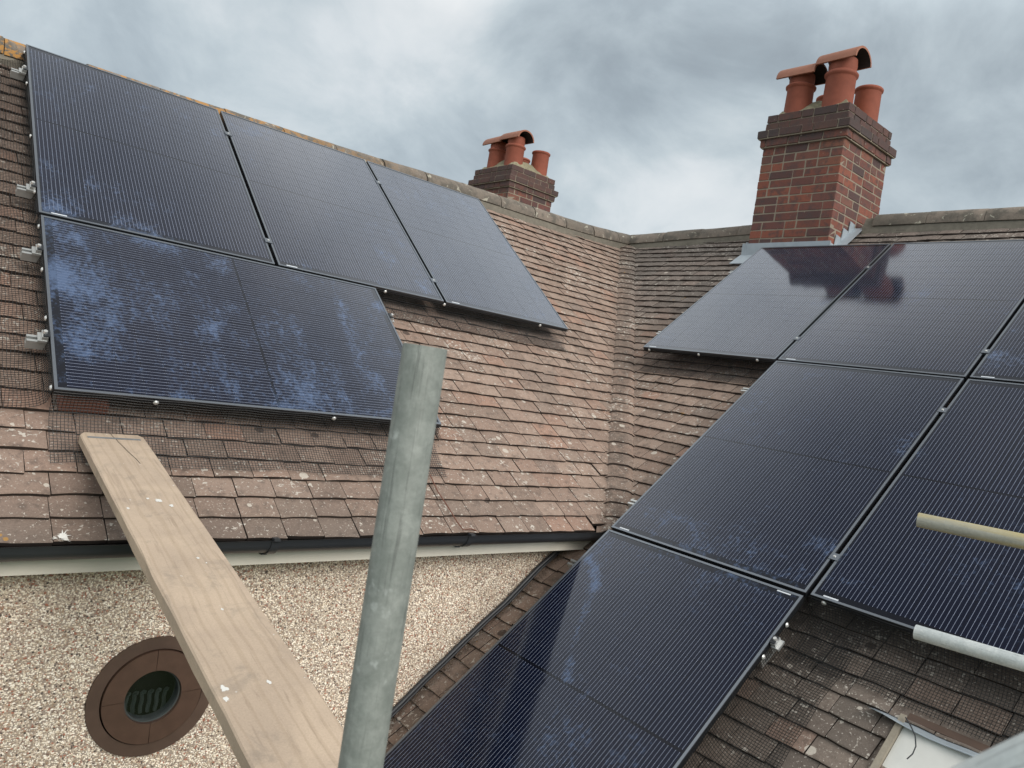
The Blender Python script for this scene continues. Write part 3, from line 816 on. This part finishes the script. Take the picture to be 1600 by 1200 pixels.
def chimney(x0, x1, y0, y1, z0, zs, label, seed, hood_yaw=(0, 0), pots=None, near=True):
    rnd = random.Random(seed); C = .0775; dp = .1025
    core = MB(); e = .0035
    core.box(x0 + e, x1 - e, y0 + e, y1 - e, z0 - .9, zs)
    ch = core.obj('chimney', M_JOINT, house); ch['label'] = label
    def course(z, o, start):
        a, b_, c_, d_ = x0 - o, x1 + o, y0 - o, y1 + o
        corner = start
        runs = []
        if corner:
            runs += [('x-', c_, d_), ('x+', c_, d_), ('y-', a + dp + .01, b_ - dp - .01), ('y+', a + dp + .01, b_ - dp - .01)]
        else:
            runs += [('x-', c_ + dp + .01, d_ - dp - .01), ('x+', c_ + dp + .01, d_ - dp - .01), ('y-', a, b_), ('y+', a, b_)]
        for side, s0, s1 in runs:
            for p0, p1 in pieces(s1 - s0, rnd, rnd.random() < .7):
                l_ = p1 - p0; m_ = s0 + (p0 + p1) / 2; jj = rnd.uniform(-.002, .002)
                if side[0] == 'x':
                    xx = (a + dp / 2 + jj) if side == 'x-' else b_ - dp / 2 + jj; ctr = V((xx, m_, z)); sc = (dp, l_, C - .0105)
                else:
                    yy = (c_ + dp / 2 + jj) if side == 'y-' else d_ - dp / 2 + jj; ctr = V((m_, yy, z)); sc = (l_, dp, C - .0105)
                M = Matrix.Translation(ctr) @ Matrix.Rotation(rnd.gauss(0, .006), 4, 'Z') @ Matrix.Diagonal((*sc, 1))
                inst('brick', BM[rnd.randrange(6)], ch, M)
    n = int(round((zs - z0) / C)); 
    for k_ in range(n): course(zs - (k_ + .5) * C, 0, k_ % 2 == 0)
    z = zs
    for o_, par in ((.026, 1), (.052, 0), (.006, 1), (.002, 0)):
        cb = MB(); cb.box(x0 - o_ + .008, x1 + o_ - .008, y0 - o_ + .008, y1 + o_ - .008, z - .004, z + C - .008 + (.006 if o_ > .04 else 0)); cb.obj('mortar_bed', M_JOINT, ch)
        course(z + C / 2, o_, par); z += C
    # sloping mortar cap
    mb = MB(); N = 14; vs = []
    for i in range(N + 1):
        for j in range(N + 1):
            u, v = i / N, j / N; ed = min(u, 1 - u, v, 1 - v)
            h = .012 + .17 * min(1, ed * 4.0) + rnd.uniform(-.012, .012) * (1 if ed > 0 else .4)
            vs.append((x0 + .03 + (x1 - x0 - .06) * u, y0 + .03 + (y1 - y0 - .06) * v, z + h - .014))
    fs = [(i * (N + 1) + j, (i + 1) * (N + 1) + j, (i + 1) * (N + 1) + j + 1, i * (N + 1) + j + 1) for i in range(N) for j in range(N)]
    mb.add(vs, fs); mb.obj('mortar_cap', M_FLAUNCH, ch)
    zb = z + .055
    for (fx, fy, r, h, kind) in pots:
        px_, py_ = x0 + fx * (x1 - x0), y0 + fy * (y1 - y0); mb = MB(); t_ = .017
        if kind == 'hood':
            pf = [(r * 1.04, -.06), (r, h * .58), (r + .004, h * .60), (r + .016, h * .63), (r + .018, h * .67), (r + .008, h * .70), (r * .93, h * .73), (r * .96, h * .86), (r * .92, h), (r * .80, h), (r * .80, -.06)]
        else:
            pf = [(r * 1.03, -.06), (r, h * .86), (r + .002, h * .88), (r + .013, h * .91), (r + .014, h * .97), (r + .006, h), (r - t_, h), (r - t_, -.06)]
        mb.lathe(pf, 28, Matrix.Translation((px_, py_, zb))); o = mb.obj('chimney_pot', M_POT, ch); autosmooth(o, 50)
        mb = MB(); mb.lathe([(0.001, zb + h * .5), (r * .78, zb + h * .5)], 16, Matrix.Translation((px_, py_, 0))); mb.obj('flue', M_FELT, ch)
        if kind == 'hood':
            L_, R_ = (.37, .148) if near else (.40, .15); n_ = 12; loop = []
            for i in range(n_ + 1): a = radians(4 + 172 * i / n_); loop.append((R_ * cos(a), R_ * .92 * sin(a)))
            inn = [(x * .87, zz * .86) for x, zz in loop]; lp = loop + inn[::-1]; m_ = len(lp); vs = []
            for yv in (-L_ / 2, L_ / 2 - .006, L_ / 2): 
                sc = 1.0 if yv < L_ / 2 - .001 else .985
                vs += [V((x * sc, yv, zz * sc)) for x, zz in lp]
            fs = [(j * m_ + i, j * m_ + (i + 1) % m_, (j + 1) * m_ + (i + 1) % m_, (j + 1) * m_ + i) for j in range(2) for i in range(m_)]
            for i in range(n_):
                fs.append((i, m_ - 1 - i, m_ - 2 - i, i + 1)); fs.append((2 * m_ + i, 2 * m_ + i + 1, 2 * m_ + m_ - 2 - i, 2 * m_ + m_ - 1 - i))
            mb = MB(); mb.add(vs, fs)
            yaw = hood_yaw[0]; M = Matrix.Translation((px_, py_ - .0, zb + h - .055)) @ Matrix.Rotation(yaw + rnd.uniform(-.03, .03), 4, 'Z') @ Matrix.Rotation(rnd.uniform(-.03, .02), 4, 'X')
            o = mb.obj('pot_hood', M_HOOD, ch, M); autosmooth(o, 40)
            o.data.materials.append(M_SOOT); o.data.polygons.foreach_set('material_index', [1 if (q < 2 * m_ and n_ < q % m_ < m_ - 1) else 0 for q in range(len(o.data.polygons))])
    return ch, z
CHN, ztop = chimney(CHX0, CHX1, CHY0, CHY1, .015, .946, 'large red brick chimney on the right ridge with two hooded clay pots', 4,
    pots=[(.20, .76, .118, .34, 'hood'), (.20, .27, .126, .40, 'hood'), (.74, .22, .112, .30, 'plain'), (.74, .70, .112, .28, 'plain')])
FXC, FYC = 5.80, 2.60
CHF, _ = chimney(FXC, FXC + .80, FYC, FYC + .83, .10, 1.00, 'smaller looking red brick chimney seen behind the left ridge', 9, near=False,
    pots=[(.24, .74, .125, .36, 'hood'), (.24, .28, .125, .38, 'hood'), (.78, .22, .118, .30, 'plain'), (.78, .72, .115, .26, 'plain')])

# lead flashing round the near chimney
mb = MB()
def Rx(x, h=0.0): return (x - KX) * T - DR / CP + h
za_ = Rx(CHX0)
mb.box(CHX0 - .016, CHX0 - .004, CHY0 - .03, CHY1 + .05, za_ - .06, .048)
sh = [V((CHX0 - .015, CHY0 - .06, za_ + .02)), V((CHX0 - .015, CHY1 + .06, za_ + .02)), V((CHX0 - .12, CHY1 + .09, Rx(CHX0 - .12) + .018)), V((CHX0 - .12, CHY0 - .06, Rx(CHX0 - .12) + .018))]
mb.add(sh + [p - V((0, 0, .006)) for p in sh], [(0, 1, 2, 3), (7, 6, 5, 4), (0, 4, 5, 1), (1, 5, 6, 2), (2, 6, 7, 3), (3, 7, 4, 0)])
mb.box(CHX0 - .02, CHX0 + .4, CHY1 + .004, CHY1 + .012, za_ - .1, za_ + .14)
mb.obj('lead_apron', M_LEAD, CHN)
mb = MB()
y_ = CHY0 - .005; n_ = 4; L_ = .42; prof = []
for i in range(n_):
    xA = CHX0 - .02 + L_ * i / n_; xB = CHX0 - .02 + L_ * (i + 1) / n_
    prof.append(((xA, Rx(xA) - .01), (xB, Rx(xB) - .01), (xB, Rx(xB) + .05), (xA + .02, Rx(xA) + .145)))
for q in prof: 
    mb.add([V((x, y_, zz)) for x, zz in q] + [V((x, y_ - .005, zz)) for x, zz in q], [(0, 1, 2, 3), (7, 6, 5, 4), (0, 4, 5, 1), (1, 5, 6, 2), (2, 6, 7, 3), (3, 7, 4, 0)])
xe = CHX0 - .02 + L_
mb.add([V((CHX0 - .05, CHY0 - .004, Rx(CHX0 - .05) + .02)), V((xe, CHY0 - .004, Rx(xe) + .02)), V((xe, CHY0 - .10, Rx(xe) + .016)), V((CHX0 - .05, CHY0 - .10, Rx(CHX0 - .05) + .016))], [(0, 1, 2, 3)])
mb.obj('stepped_flashing', M_LEAD, CHN)

# ------------------------------------------------------------------ solar panels
FT = .030
fm = MB(); lw = .0115
for (xa, xb, ya, yb) in ((0, PW, 0, lw), (0, PW, PH - lw, PH), (0, lw, lw, PH - lw), (PW - lw, PW, lw, PH - lw)): fm.box(xa, xb, ya, yb, -.004, 0)
ME_FRAME = fm.mesh('frame', M_FRAME)
fs_ = MB(); g_ = .0004
for (xa, xb, ya, yb) in ((g_, PW - g_, g_, .004), (g_, PW - g_, PH - .004, PH - g_), (g_, .004, .004, PH - .004), (PW - .004, PW - g_, .004, PH - .004)): fs_.box(xa, xb, ya, yb, -FT, -.0041)
ME_SIDE = fs_.mesh('frame_side', M_FRAMESIDE)
bk = MB(); bk.box(lw + .0003, PW - lw - .0003, lw + .0003, PH - lw - .0003, -.008, -.0022); ME_BACK = bk.mesh('back_sheet', M_BACK)
cl = MB(); cw, chh = .0905, .0453; c2 = .008
ring_ = [(-cw + c2 * .0, -chh), (cw, -chh), (cw, chh - c2 * .4), (cw - c2 * .4, chh), (-cw + c2 * .4, chh), (-cw, chh - c2 * .4)]
cl.add([(x, y, 0) for x, y in ring_] + [(x, y, -.0005) for x, y in ring_], [tuple(range(6))] + [(i + 6, (i + 1) % 6 + 6, (i + 1) % 6, i) for i in range(6)])
ME_CELL = cl.mesh('solar_cell', M_CELL)
stk = MB(); stk.box(.05, .115, .0135, .0205, -.0016, -.0012); ME_STK = stk.mesh('sticker', M_STICK)
def panel(M, label, group, sticker=True, flip=False):
    if flip: M = M @ Matrix.Translation((PW, PH, 0)) @ Matrix.Rotation(pi, 4, 'Z')
    M = M @ Matrix.Rotation(random.uniform(-.0012, .0012), 4, 'X') @ Matrix.Rotation(random.uniform(-.0012, .0012), 4, 'Y')
    t = thing('solar_panel', label, 'solar panel', M, group)
    inst('frame', ME_FRAME, t, M); inst('frame_side', ME_SIDE, t, M); inst('back_sheet', ME_BACK, t, M)
    for i in range(6):
        for j in range(18):
            x = .0165 + .1835 * (i + .5); y = .0425 + .0925 * (j + .5) + (.012 if j > 8 else 0)
            inst('solar_cell', ME_CELL, t, M @ Matrix.Translation((x, y, -.0018)) @ Matrix.Rotation(0 if j % 2 else pi, 4, 'Z'))
    if sticker: inst('sticker', ME_STK, t, M)
    return t
def LM(u, v): return mat3(UL, UPL, NL, Lp(u, v))      # bottom left corner
def RM(u, v): return mat3(UR, UPR, NR, Rp(u, v))
gl, gr_ = 'solar panels on the left roof slope', 'solar panels on the right roof slope'
panel(LM(0, PH), 'black solar panel at the left end of the top row, just under the lichened ridge', gl)
panel(LM(PW + GX, PH), 'black solar panel in the middle of the top row on the left roof', gl)
panel(LM(2 * PW + 2 * GX, PH), 'black solar panel at the right end of the left roof top row, mirroring pale cloud', gl)
LSO = Lp(.0066 + PH, PH + GY + PW)
panel(mat3(UPL, -UL, NL, LSO), 'black solar panel laid sideways under the top row, smeared with blue dust', gl)
C2, C3 = PW + GX, 2 * (PW + GX)
R1, R2, R3 = PH, 2 * PH + GY, 3 * PH + 2 * GY
panel(RM(0, R1), 'black solar panel just below the large chimney, mirroring its brickwork', gr_)
panel(RM(C2, R1), 'black solar panel in the right roof top row, between chimney panel and photo edge', gr_)
panel(RM(C3, R1), 'black solar panel of the right roof top row, cut off by the photo edge', gr_)
panel(RM(C2, R2), 'black solar panel directly above the lowest panel on the right roof', gr_)
panel(RM(C3, R2), 'black solar panel beneath the two scaffold tube ends at right', gr_)
panel(RM(C2, R3), 'lowest black solar panel, beside the pebbledash wall and the black pipe', gr_, flip=True)

# rails with clamps -------------------------------------------------
RT = -FT - .001     # top of rail under frame
def rail(P, u, up, n, length, label, group, ends=(), mids=(), silver=True):
    """P: start point on panel plane, runs along u"""
    M = mat3(u, up, n, P); t = thing('mounting_rail', label, 'rail', M, group)
    mb = MB(); 
    mb.box(-.075, length, -.019, -.007, RT - .04, RT); mb.box(-.075, length, .007, .019, RT - .04, RT); mb.box(-.075, length, -.007, .007, RT - .04, RT - .028); mb.obj('rail_bar', M_ALU, t, M)
    for x in ends:
        mb = MB(); s_ = -1 if x <= 0 else 1
        mb.box(x + s_ * .004 if s_ > 0 else x - .040, x + .040 if s_ > 0 else x - .004, -.025, .025, RT + .0005, RT + .012)
        mb.box(x - .028 if s_ < 0 else x + .006, x - .006 if s_ < 0 else x + .028, -.022, .022, RT + .012, -.002)
        mb.obj('end_clamp', M_ALU, t, M)
        mb = MB(); mb.box(x + s_ * .012 - .012, x + s_ * .012 + .012 - .0, -.02, .02, .0006, .0036); mb.obj('clamp_lip', M_FRAMESIDE, t, M)
        mb = MB(); mb.lathe([(.0001, .014), (.0075, .014), (.0085, .0036), (.0085, -.004)], 10, Matrix.Translation((x + s_ * .018, 0, 0))); mb.obj('bolt', M_STEEL, t, M)
    for x in mids:
        mb = MB(); mb.box(x - .021, x + .021, -.020, .020, .0006, .0036); mb.box(x - .008, x + .008, -.018, .018, RT + .001, .0006); mb.obj('mid_clamp', M_FRAME, t, M)
        mb = MB(); mb.lathe([(.0001, .0075), (.0055, .0075), (.0065, .0036)], 10, Matrix.Translation((x, 0, 0))); mb.obj('bolt', M_STEEL, t, M)
    # roof hooks under the rail
    dd = DL if n == NL else DR
    for x in [.12 + .95 * i for i in range(int((length - .1) / .95) + 1)]:
        mb = MB(); mb.box(x - .015, x + .015, -.05, -.02, -dd - .0, RT - .001); mb.box(x - .015, x + .015, -.0195, .10, -dd - .002, -dd + .006); mb.obj('roof_hook', M_ALU, t, M)
    return t
gp = PW + GX / 2; gL = 'rails under the left array'; gR = 'rails under the right array'
rail(Lp(0, .33), UL, UPL, NL, 3 * PW + 2 * GX, 'aluminium rail end highest up the left edge of the left array', gL, (0,), (gp, gp + PW + GX))
rail(Lp(0, 1.54), UL, UPL, NL, 3 * PW + 2 * GX, 'aluminium rail end second from the ridge on the left array', gL, (0,), (gp, gp + PW + GX))
rail(Lp(.0066, 2.04), UL, UPL, NL, PH, 'aluminium rail end at the upper half of the sideways panel', gL, (0, PH))
rail(Lp(.0066, 2.61), UL, UPL, NL, PH, 'aluminium rail end at the lower half of the sideways panel', gL, (0, PH))
rail(Rp(0, .42), UR, UPR, NR, 3 * PW + 2 * GX, 'rail clamped across the upper part of the right top row', gR, (), (gp, gp + PW + GX))
rail(Rp(0, 1.49), UR, UPR, NR, 3 * PW + 2 * GX, 'rail clamped across the lower part of the right top row', gR, (), (gp, gp + PW + GX))
rail(Rp(C2, 2.10), UR, UPR, NR, 2 * PW + GX, 'rail clamped across the upper part of the right middle row', gR, (), (gp,))
rail(Rp(C2, 3.30), UR, UPR, NR, 2 * PW + GX, 'rail clamped across the lower part of the right middle row', gR, (), (gp,))
rail(Rp(C2, 3.83), UR, UPR, NR, PW, 'rail whose silver end pokes out right of the lowest panel', gR, (PW,))

# bird mesh skirts --------------------------------------------------
def skirt(A, B, out, n, dist, label, group, flat=.15, clips=(), seed=0, fold=1.0):
    """wire mesh from the panel edge A-B down to the tiles and outwards over them"""
    rnd = random.Random(seed); u = (B - A); L = u.length; u.normalize()
    t = thing('bird_mesh', label, 'wire mesh', Matrix.Translation(A), group)
    prof = [(.003, -.012), (.006, -.05), (.018, -.085), (.045 * fold, -dist + .028), (.085 * fold, -dist + .014), (.085 * fold + flat * .5, -dist + .007), (.085 * fold + flat, -dist + .006)]
    # resample the profile at the mesh pitch
    P = [V((a, b_, 0)) for a, b_ in prof]; S = [0.0]
    for a, b_ in zip(P, P[1:]): S.append(S[-1] + (b_ - a).length)
    def at_(s):
        for i in range(len(P) - 1):
            if s <= S[i + 1]: return P[i].lerp(P[i + 1], (s - S[i]) / (S[i + 1] - S[i]))
        return P[-1]
    def pt(s, x):
        q = at_(s); wob = .004 * sin(x * 9 + seed) * q.x / .2 + .003 * sin(x * 23 + s * 30)
        return A + u * x + out * (q.x + wob) + n * (q.y + abs(wob) * .7)
    mb = MB(); st = .0127; r = .00115
    N = int(L / st); K = int(S[-1] / st)
    def wire(pts):
        b0 = len(mb.v); m_ = len(pts)
        for i, p in enumerate(pts):
            d_ = (pts[min(i + 1, m_ - 1)] - pts[max(i - 1, 0)]).normalized(); a = d_.cross(n if abs(d_.dot(n)) < .9 else out).normalized(); c = d_.cross(a)
            mb.v.extend([p + a * r, p - a * r * .5 + c * r * .87, p - a * r * .5 - c * r * .87])
        for i in range(m_ - 1):
            for k_ in range(3): mb.f.append((b0 + 3 * i + k_, b0 + 3 * i + (k_ + 1) % 3, b0 + 3 * i + 3 + (k_ + 1) % 3, b0 + 3 * i + 3 + k_))
    for i in range(N + 1): wire([pt(s, i * st) for s in [S[-1] * q / 9 for q in range(10)]])
    for k_ in range(K + 1): wire([pt(k_ * st, x) for x in [L * q / 24 for q in range(25)]])
    mb.obj('netting', M_WIRE, t)
    for c in clips:
        mb = MB(); z_ = out; o_ = out.orthogonal().normalized()
        Mc = Matrix((u, n, out)).transposed().to_4x4(); Mc.translation = A + u * c + out * .006 + n * -.020
        mb.lathe([(.0001, .007), (.007, .006), (.0115, .001), (.0115, 0)], 12); mb.obj('clip_disc', M_STEEL, t, Mc)
    return t
gm = 'black bird mesh round the arrays'
LB = PH + GY + PW
skirt(Lp(0, .05), Lp(0, PH), -UL, NL, DL, 'black wire mesh along the left edge of the top left panel', gm, .10, (.03, .42, 1.0, 1.52), 1)
skirt(Lp(.0066, PH + .01), Lp(.0066, LB), -UL, NL, DL, 'black wire mesh along the left edge of the sideways panel', gm, .14, (.08, .40, .72, 1.12), 2)
skirt(Lp(.0066, LB), Lp(.0066 + PH, LB), -UPL, NL, DL, 'black wire mesh under the lower edge of the sideways panel', gm, .17, (.36, 1.15), 3)
skirt(Lp(PH + .0066, LB), Lp(PH + .0066, PH + GY), UL, NL, DL, 'black wire mesh at the right end of the sideways panel', gm, .03, (.35,), 4, .6)
skirt(Lp(PH + .02, PH), Lp(3 * PW + 2 * GX, PH), -UPL, NL, DL, 'black wire mesh under the top row beside the sideways panel', gm, .05, (.07, .52, 1.38), 5, .8)
skirt(Rp(0, PH), Rp(C2 - .01, PH), -UPR, NR, DR, 'black wire mesh under the panel below the chimney', gm, .05, (.06, .52, 1.0), 6, .8)
skirt(Rp(C3 - GX, R2 + .01), Rp(C3 - GX, R3), UR, NR, DR, 'black wire mesh along the right edge of the lowest panel', gm, .15, (.17, .36), 7)
skirt(Rp(C3 - .01, R2), Rp(C3 + PW, R2), -UPR, NR, DR, 'black wire mesh below the panel under the scaffold tubes', gm, .16, (.07, .9), 8)

# ------------------------------------------------------------------ small things on the roofs
# clay vent tile under the sideways panel
Pv = onL(131, 641, .118); mb = MB(); n_ = 10; vs = []
M = mat3(UL, UPL, NL, Pv)
for j, (y, sx, sz) in enumerate(((0, .95, .8), (.012, 1, 1), (.20, 1, 1))):
    for i in range(n_ + 1):
        a = pi * i / n_; vs.append((-.088 * sx * (abs(cos(a)) ** .45) * (1 if cos(a) > 0 else -1), y, .074 * sz * (sin(a) ** .5 if sin(a) > 0 else 0) - .012))
fs = [(j * (n_ + 1) + i, j * (n_ + 1) + i + 1, (j + 1) * (n_ + 1) + i + 1, (j + 1) * (n_ + 1) + i) for j in range(2) for i in range(n_)] + [tuple(range(n_, -1, -1))]
mb.add(vs, fs); o = mb.obj('vent_tile', simple('vent tile clay', (.20, .085, .06), .8, var=.3, scale=60), None, M); autosmooth(o, 50)
tag(o, 'rounded red clay vent tile poking out below the sideways panel', 'vent tile')
# bird dropping on the eaves tiles
mb = MB(); rnd = random.Random(4)
def splat(C_, uu, vv, nn, r, spikes):
    n_ = 40; vs = [C_ + nn * .003]; 
    for i in range(n_):
        a = 2 * pi * i / n_; rr = r * rnd.uniform(.55, 1.0) * (1 + (rnd.random() < spikes) * rnd.uniform(.6, 2.0))
        vs.append(C_ + uu * cos(a) * rr * 1.25 + vv * sin(a) * rr * .8 + nn * .0012)
    mb.add(vs, [(0, 1 + i, 1 + (i + 1) % n_) for i in range(n_)])
splat(onL(98, 838, DL - .004), UL, UPL, NL, .016, .10); splat(onL(103, 843, DL - .004), UL, UPL, NL, .008, .2)
splat(onL(86, 841, DL - .004), UL, UPL, NL, .004, .5)
o = mb.obj('bird_dropping', M_WHITEDROP); tag(o, 'white splashed bird dropping on an eaves tile left of the board', 'bird dropping')
# thin cable over the eaves into the gutter
mb = MB(); pp = [(672, 742), (684, 768), (700, 792), (714, 815), (724, 828)]
pts = [onL(x, y, DL - .012) for x, y in pp] + [V((onL(735, 832).x, -2.67, -2.262)), V((1.80, -2.66, -2.275))]
mb.tube(pts, .0028, 6); o = mb.obj('cable', M_COPPER); tag(o, 'thin brown cable running over the tiles into the gutter', 'cable')
# black pipe along wall and roof joint
mb = MB(); pts = []
for i in range(15):
    z = -3.75 + 1.27 * i / 14; pts.append(V((KX + (z + DR / CP) / T - .01 + .006 * sin(i * 1.3), YW - .028 + .004 * sin(i * 2.1), z + .022)))
e = pts[-1]; pts += [e + V((.07, -.015, .05)), e + V((.16, -.03, .10)), e + V((.24, -.05, .12))]
mb.tube(pts, .0135, 10); o = mb.obj('pipe', M_BLACKP, smooth=True); tag(o, 'black pipe running up the joint of pebbledash wall and tiles', 'pipe')
mb = MB(); q = [p + V((.012, -.022, .010)) for p in pts[3:15]] ; mb.tube(q, .006, 6); o = mb.obj('cable', M_BLACKP, smooth=True); tag(o, 'thin black cable lying against the pipe beside the wall', 'cable')
# grit along that joint
mb = MB(); rnd = random.Random(8)
for i in range(1500):
    z = rnd.uniform(-3.6, -2.42); P = Rz(YW - .05 - abs(rnd.gauss(0, .022)), z, .004 + rnd.random() * .008); r = rnd.uniform(.0015, .005)
    q = [V((rnd.gauss(0, 1), rnd.gauss(0, 1), rnd.gauss(0, 1))).normalized() * r for _ in range(4)]
    mb.add([P + x for x in q], [(0, 1, 2), (0, 2, 3), (0, 3, 1), (1, 3, 2)])
mb.obj('joint_debris', M_MOSS, kind='stuff', label='dark grit and moss beside the pipe', category='moss')
# opening low on the right slope: white board, mortar edge, timber, lead flap, wire
op = thing('roof_opening', 'white board let into the tiles under a loose lead flap, bottom right', 'roof opening', Rz(OPY - .2, OPZ0))
mb = MB(); zz0, zz1 = OPZ0 - .02, OPZ1 + .01
def slab2(y0, y1, z0, z1, h0, h1, mat, nm, par=op):
    a = [Rz(y0, z0, h0), Rz(y1, z0, h0), Rz(y1, z1, h0), Rz(y0, z1, h0)]; b_ = [Rz(y0, z0, h1), Rz(y1, z0, h1), Rz(y1, z1, h1), Rz(y0, z1, h1)]
    m_ = MB(); m_.add(a + b_, [(0, 3, 2, 1), (4, 5, 6, 7), (0, 1, 5, 4), (1, 2, 6, 5), (2, 3, 7, 6), (3, 0, 4, 7)]); return m_.obj(nm, mat, par)
slab2(-5.4, OPY - .014, zz0 + .018, zz1 - .008, -.040, -.014, M_WHITE, 'white_board')
slab2(OPY - .012, OPY + .010, zz0 - .02, zz1, -.045, .003, M_MORTAR, 'mortar_edge')
slab2(-5.4, OPY - .014, zz1 - .006, zz1 + .012, -.04, -.002, M_BROWN2, 'timber_batten')
slab2(-5.4, OPY - .014, zz0, zz0 + .016, -.05, -.012, M_BROWN2, 'timber_batten')
mb = MB(); n_ = 16; vs = []
for i in range(n_ + 1):
    y = OPY + .105 - .85 * i / n_; curl = .030 * math.exp(-((y - OPY - .1) / .08) ** 2); wv = .006 * sin(i * 1.1)
    for zz, h in ((OPZ1 + .02, -.013), (OPZ1 - .002, -.010 + wv * .3), (OPZ1 - .016, .002 + curl * .6 + wv), (OPZ1 - .024, .010 + curl + wv)): vs.append(Rz(y, zz, h))
fs = [(i * 4 + k_, (i + 1) * 4 + k_, (i + 1) * 4 + k_ + 1, i * 4 + k_ + 1) for i in range(n_) for k_ in range(3)]
m0 = len(vs); vs += [p - NR * .003 for p in vs]; fs += [tuple(m0 + a for a in f[::-1]) for f in fs]
fs += [(i * 4 + 3, (i + 1) * 4 + 3, m0 + (i + 1) * 4 + 3, m0 + i * 4 + 3) for i in range(n_)] + [(k_, k_ + 1, m0 + k_ + 1, m0 + k_) for k_ in range(3)]
mb.add(vs, fs); mb.obj('lead_flap', M_LEAD, op, smooth=True)
mb = MB(); w_ = [(1415, 1121), (1423, 1134), (1430, 1150), (1431, 1166), (1426, 1178), (1417, 1186)]
mb.tube([onR(x, y, DR - (.012 + .012 * sin(i * .6))) for i, (x, y) in enumerate(w_)], .0024, 6); mb.obj('wire', M_BLACKP, op)

# ------------------------------------------------------------------ scaffold
def scaff_tube(P, Q, mat, label, r=.02415):
    d_ = (Q - P); L = d_.length; z_ = d_.normalized(); x_ = z_.orthogonal().normalized(); y_ = z_.cross(x_)
    M = mat3(x_, y_, z_, P); mb = MB()
    mb.lathe([(r - .0045, 0), (r - .0006, 0), (r, .001), (r, L * .35), (r, L * .7), (r, L - .001), (r - .0006, L), (r - .0045, L)], 40, closed=True)
    o = mb.obj('scaffold_tube', mat, None, M); autosmooth(o, 40); return tag(o, label, 'scaffold tube', 'scaffold tubes')
Pt = at(664.5, 541, .82)
scaff_tube(V((Pt.x, Pt.y, -7.6)), Pt, M_GALV, 'upright grey green galvanised scaffold tube standing in the foreground')
A_ = at(1434, 812, 2.55); B_ = at(1600, 846.5, 2.37); scaff_tube(A_, A_ + (B_ - A_).normalized() * 2.6, M_GALVY, 'yellow stained scaffold tube end, the upper one at right')
A_ = at(1430, 987, 2.55); B_ = at(1600, 1037, 2.34); scaff_tube(A_, A_ + (B_ - A_).normalized() * 2.6, M_GALVW, 'pale silver scaffold tube end, the lower one at right')
A_ = at(1535, 1284, .36); B_ = at(1635, 1240, .345); scaff_tube(A_ + (A_ - B_) * .6, B_ + (B_ - A_) * 3, M_GALVW, 'blurred pale tube crossing the bottom right corner')
# board
F_ = V((.212, -2.319, -1.959)); D_ = V((.002, -.980, -.197)).normalized(); W_ = V((-1, -.002, 0)); W_ = (W_ - D_ * W_.dot(D_)).normalized(); Nn = W_.cross(D_)
if Nn.z < 0: Nn = -Nn
X_ = D_.cross(Nn)
Mb = mat3(X_, D_, Nn, F_); bt = thing('scaffold_board', 'pale worn scaffold board sloping from the tiles towards the viewer', 'board', Mb)
hw, ct, LB_ = .1125, .018, 3.9; mb = MB(); vs = []; rnd = random.Random(2)
sec = [(-hw, -.034), (-hw, -.004), (-hw + .004, 0), (-.03, -.0006), (.03, -.0003), (hw - .004, 0), (hw, -.004), (hw, -.034), (hw - .004, -.038), (-hw + .004, -.038)]
ys = [0, .001, .025] + [.1 + .1 * i for i in range(39)]; m_ = len(sec)
for j, y in enumerate(ys):
    k_ = (.86, .87, 1.0)[j] if j < 3 else 1.0
    vs += [V((x * k_ + (rnd.uniform(-.0012, .0012) if j > 2 else 0), y + (rnd.uniform(0, .002) if j == 0 else 0), zz)) for x, zz in sec]
fs = [(j * m_ + i, j * m_ + (i + 1) % m_, (j + 1) * m_ + (i + 1) % m_, (j + 1) * m_ + i) for j in range(len(ys) - 1) for i in range(m_)] + [tuple(range(m_ - 1, -1, -1)), tuple((len(ys) - 1) * m_ + i for i in range(m_))]
mb.add(vs, fs); mb.obj('plank', M_WOOD, bt, Mb)
mb = MB(); 
for s_ in (-1, 1):
    mb.box(s_ * .012 if s_ > 0 else -.092, .092 if s_ > 0 else -.012, .047, .060, .0002, .0016)
mb.box(-.012, .012, .047, .060, .0004, .0018); mb.obj('end_strap', M_STRAP, bt, Mb)
mb = MB(); cr = [(.004, .0), (.002, .03), (-.004, .055), (-.006, .09), (-.014, .14), (-.02, .19), (-.031, .25), (-.036, .30)]
for a, b_ in zip(cr, cr[1:]):
    d2 = .0013
    mb.add([V((a[0] - d2, a[1], .0003)), V((a[0] + d2, a[1], .0003)), V((b_[0] + d2 * .8, b_[1], .0003)), V((b_[0] - d2 * .8, b_[1], .0003))], [(0, 1, 2, 3)])
mb.obj('crack', M_FELT, bt, Mb)

mb = MB(); rnd = random.Random(12)
for (x, y, r_) in ((.02, .62, .012), (-.01, .605, .006), (.05, .66, .008), (-.085, .68, .006), (.03, 1.02, .005), (-.088, 1.62, .010), (-.095, 1.655, .007), (.01, 1.30, .004), (.015, 1.62, .006), (.045, 1.05, .003)):
    x = -x; n_ = 18; b0 = len(mb.v); mb.v.append(V((x, y, .0006)))
    for i in range(n_):
        a = 2 * pi * i / n_; rr = r_ * rnd.uniform(.5, 1.05); mb.v.append(V((x + cos(a) * rr, y + sin(a) * rr * 1.5, .0005)))
    mb.f.extend([(b0, b0 + 1 + i, b0 + 1 + (i + 1) % n_) for i in range(n_)])
mb.obj('paint_splash', M_WHITEDROP, bt, Mb, kind='stuff')
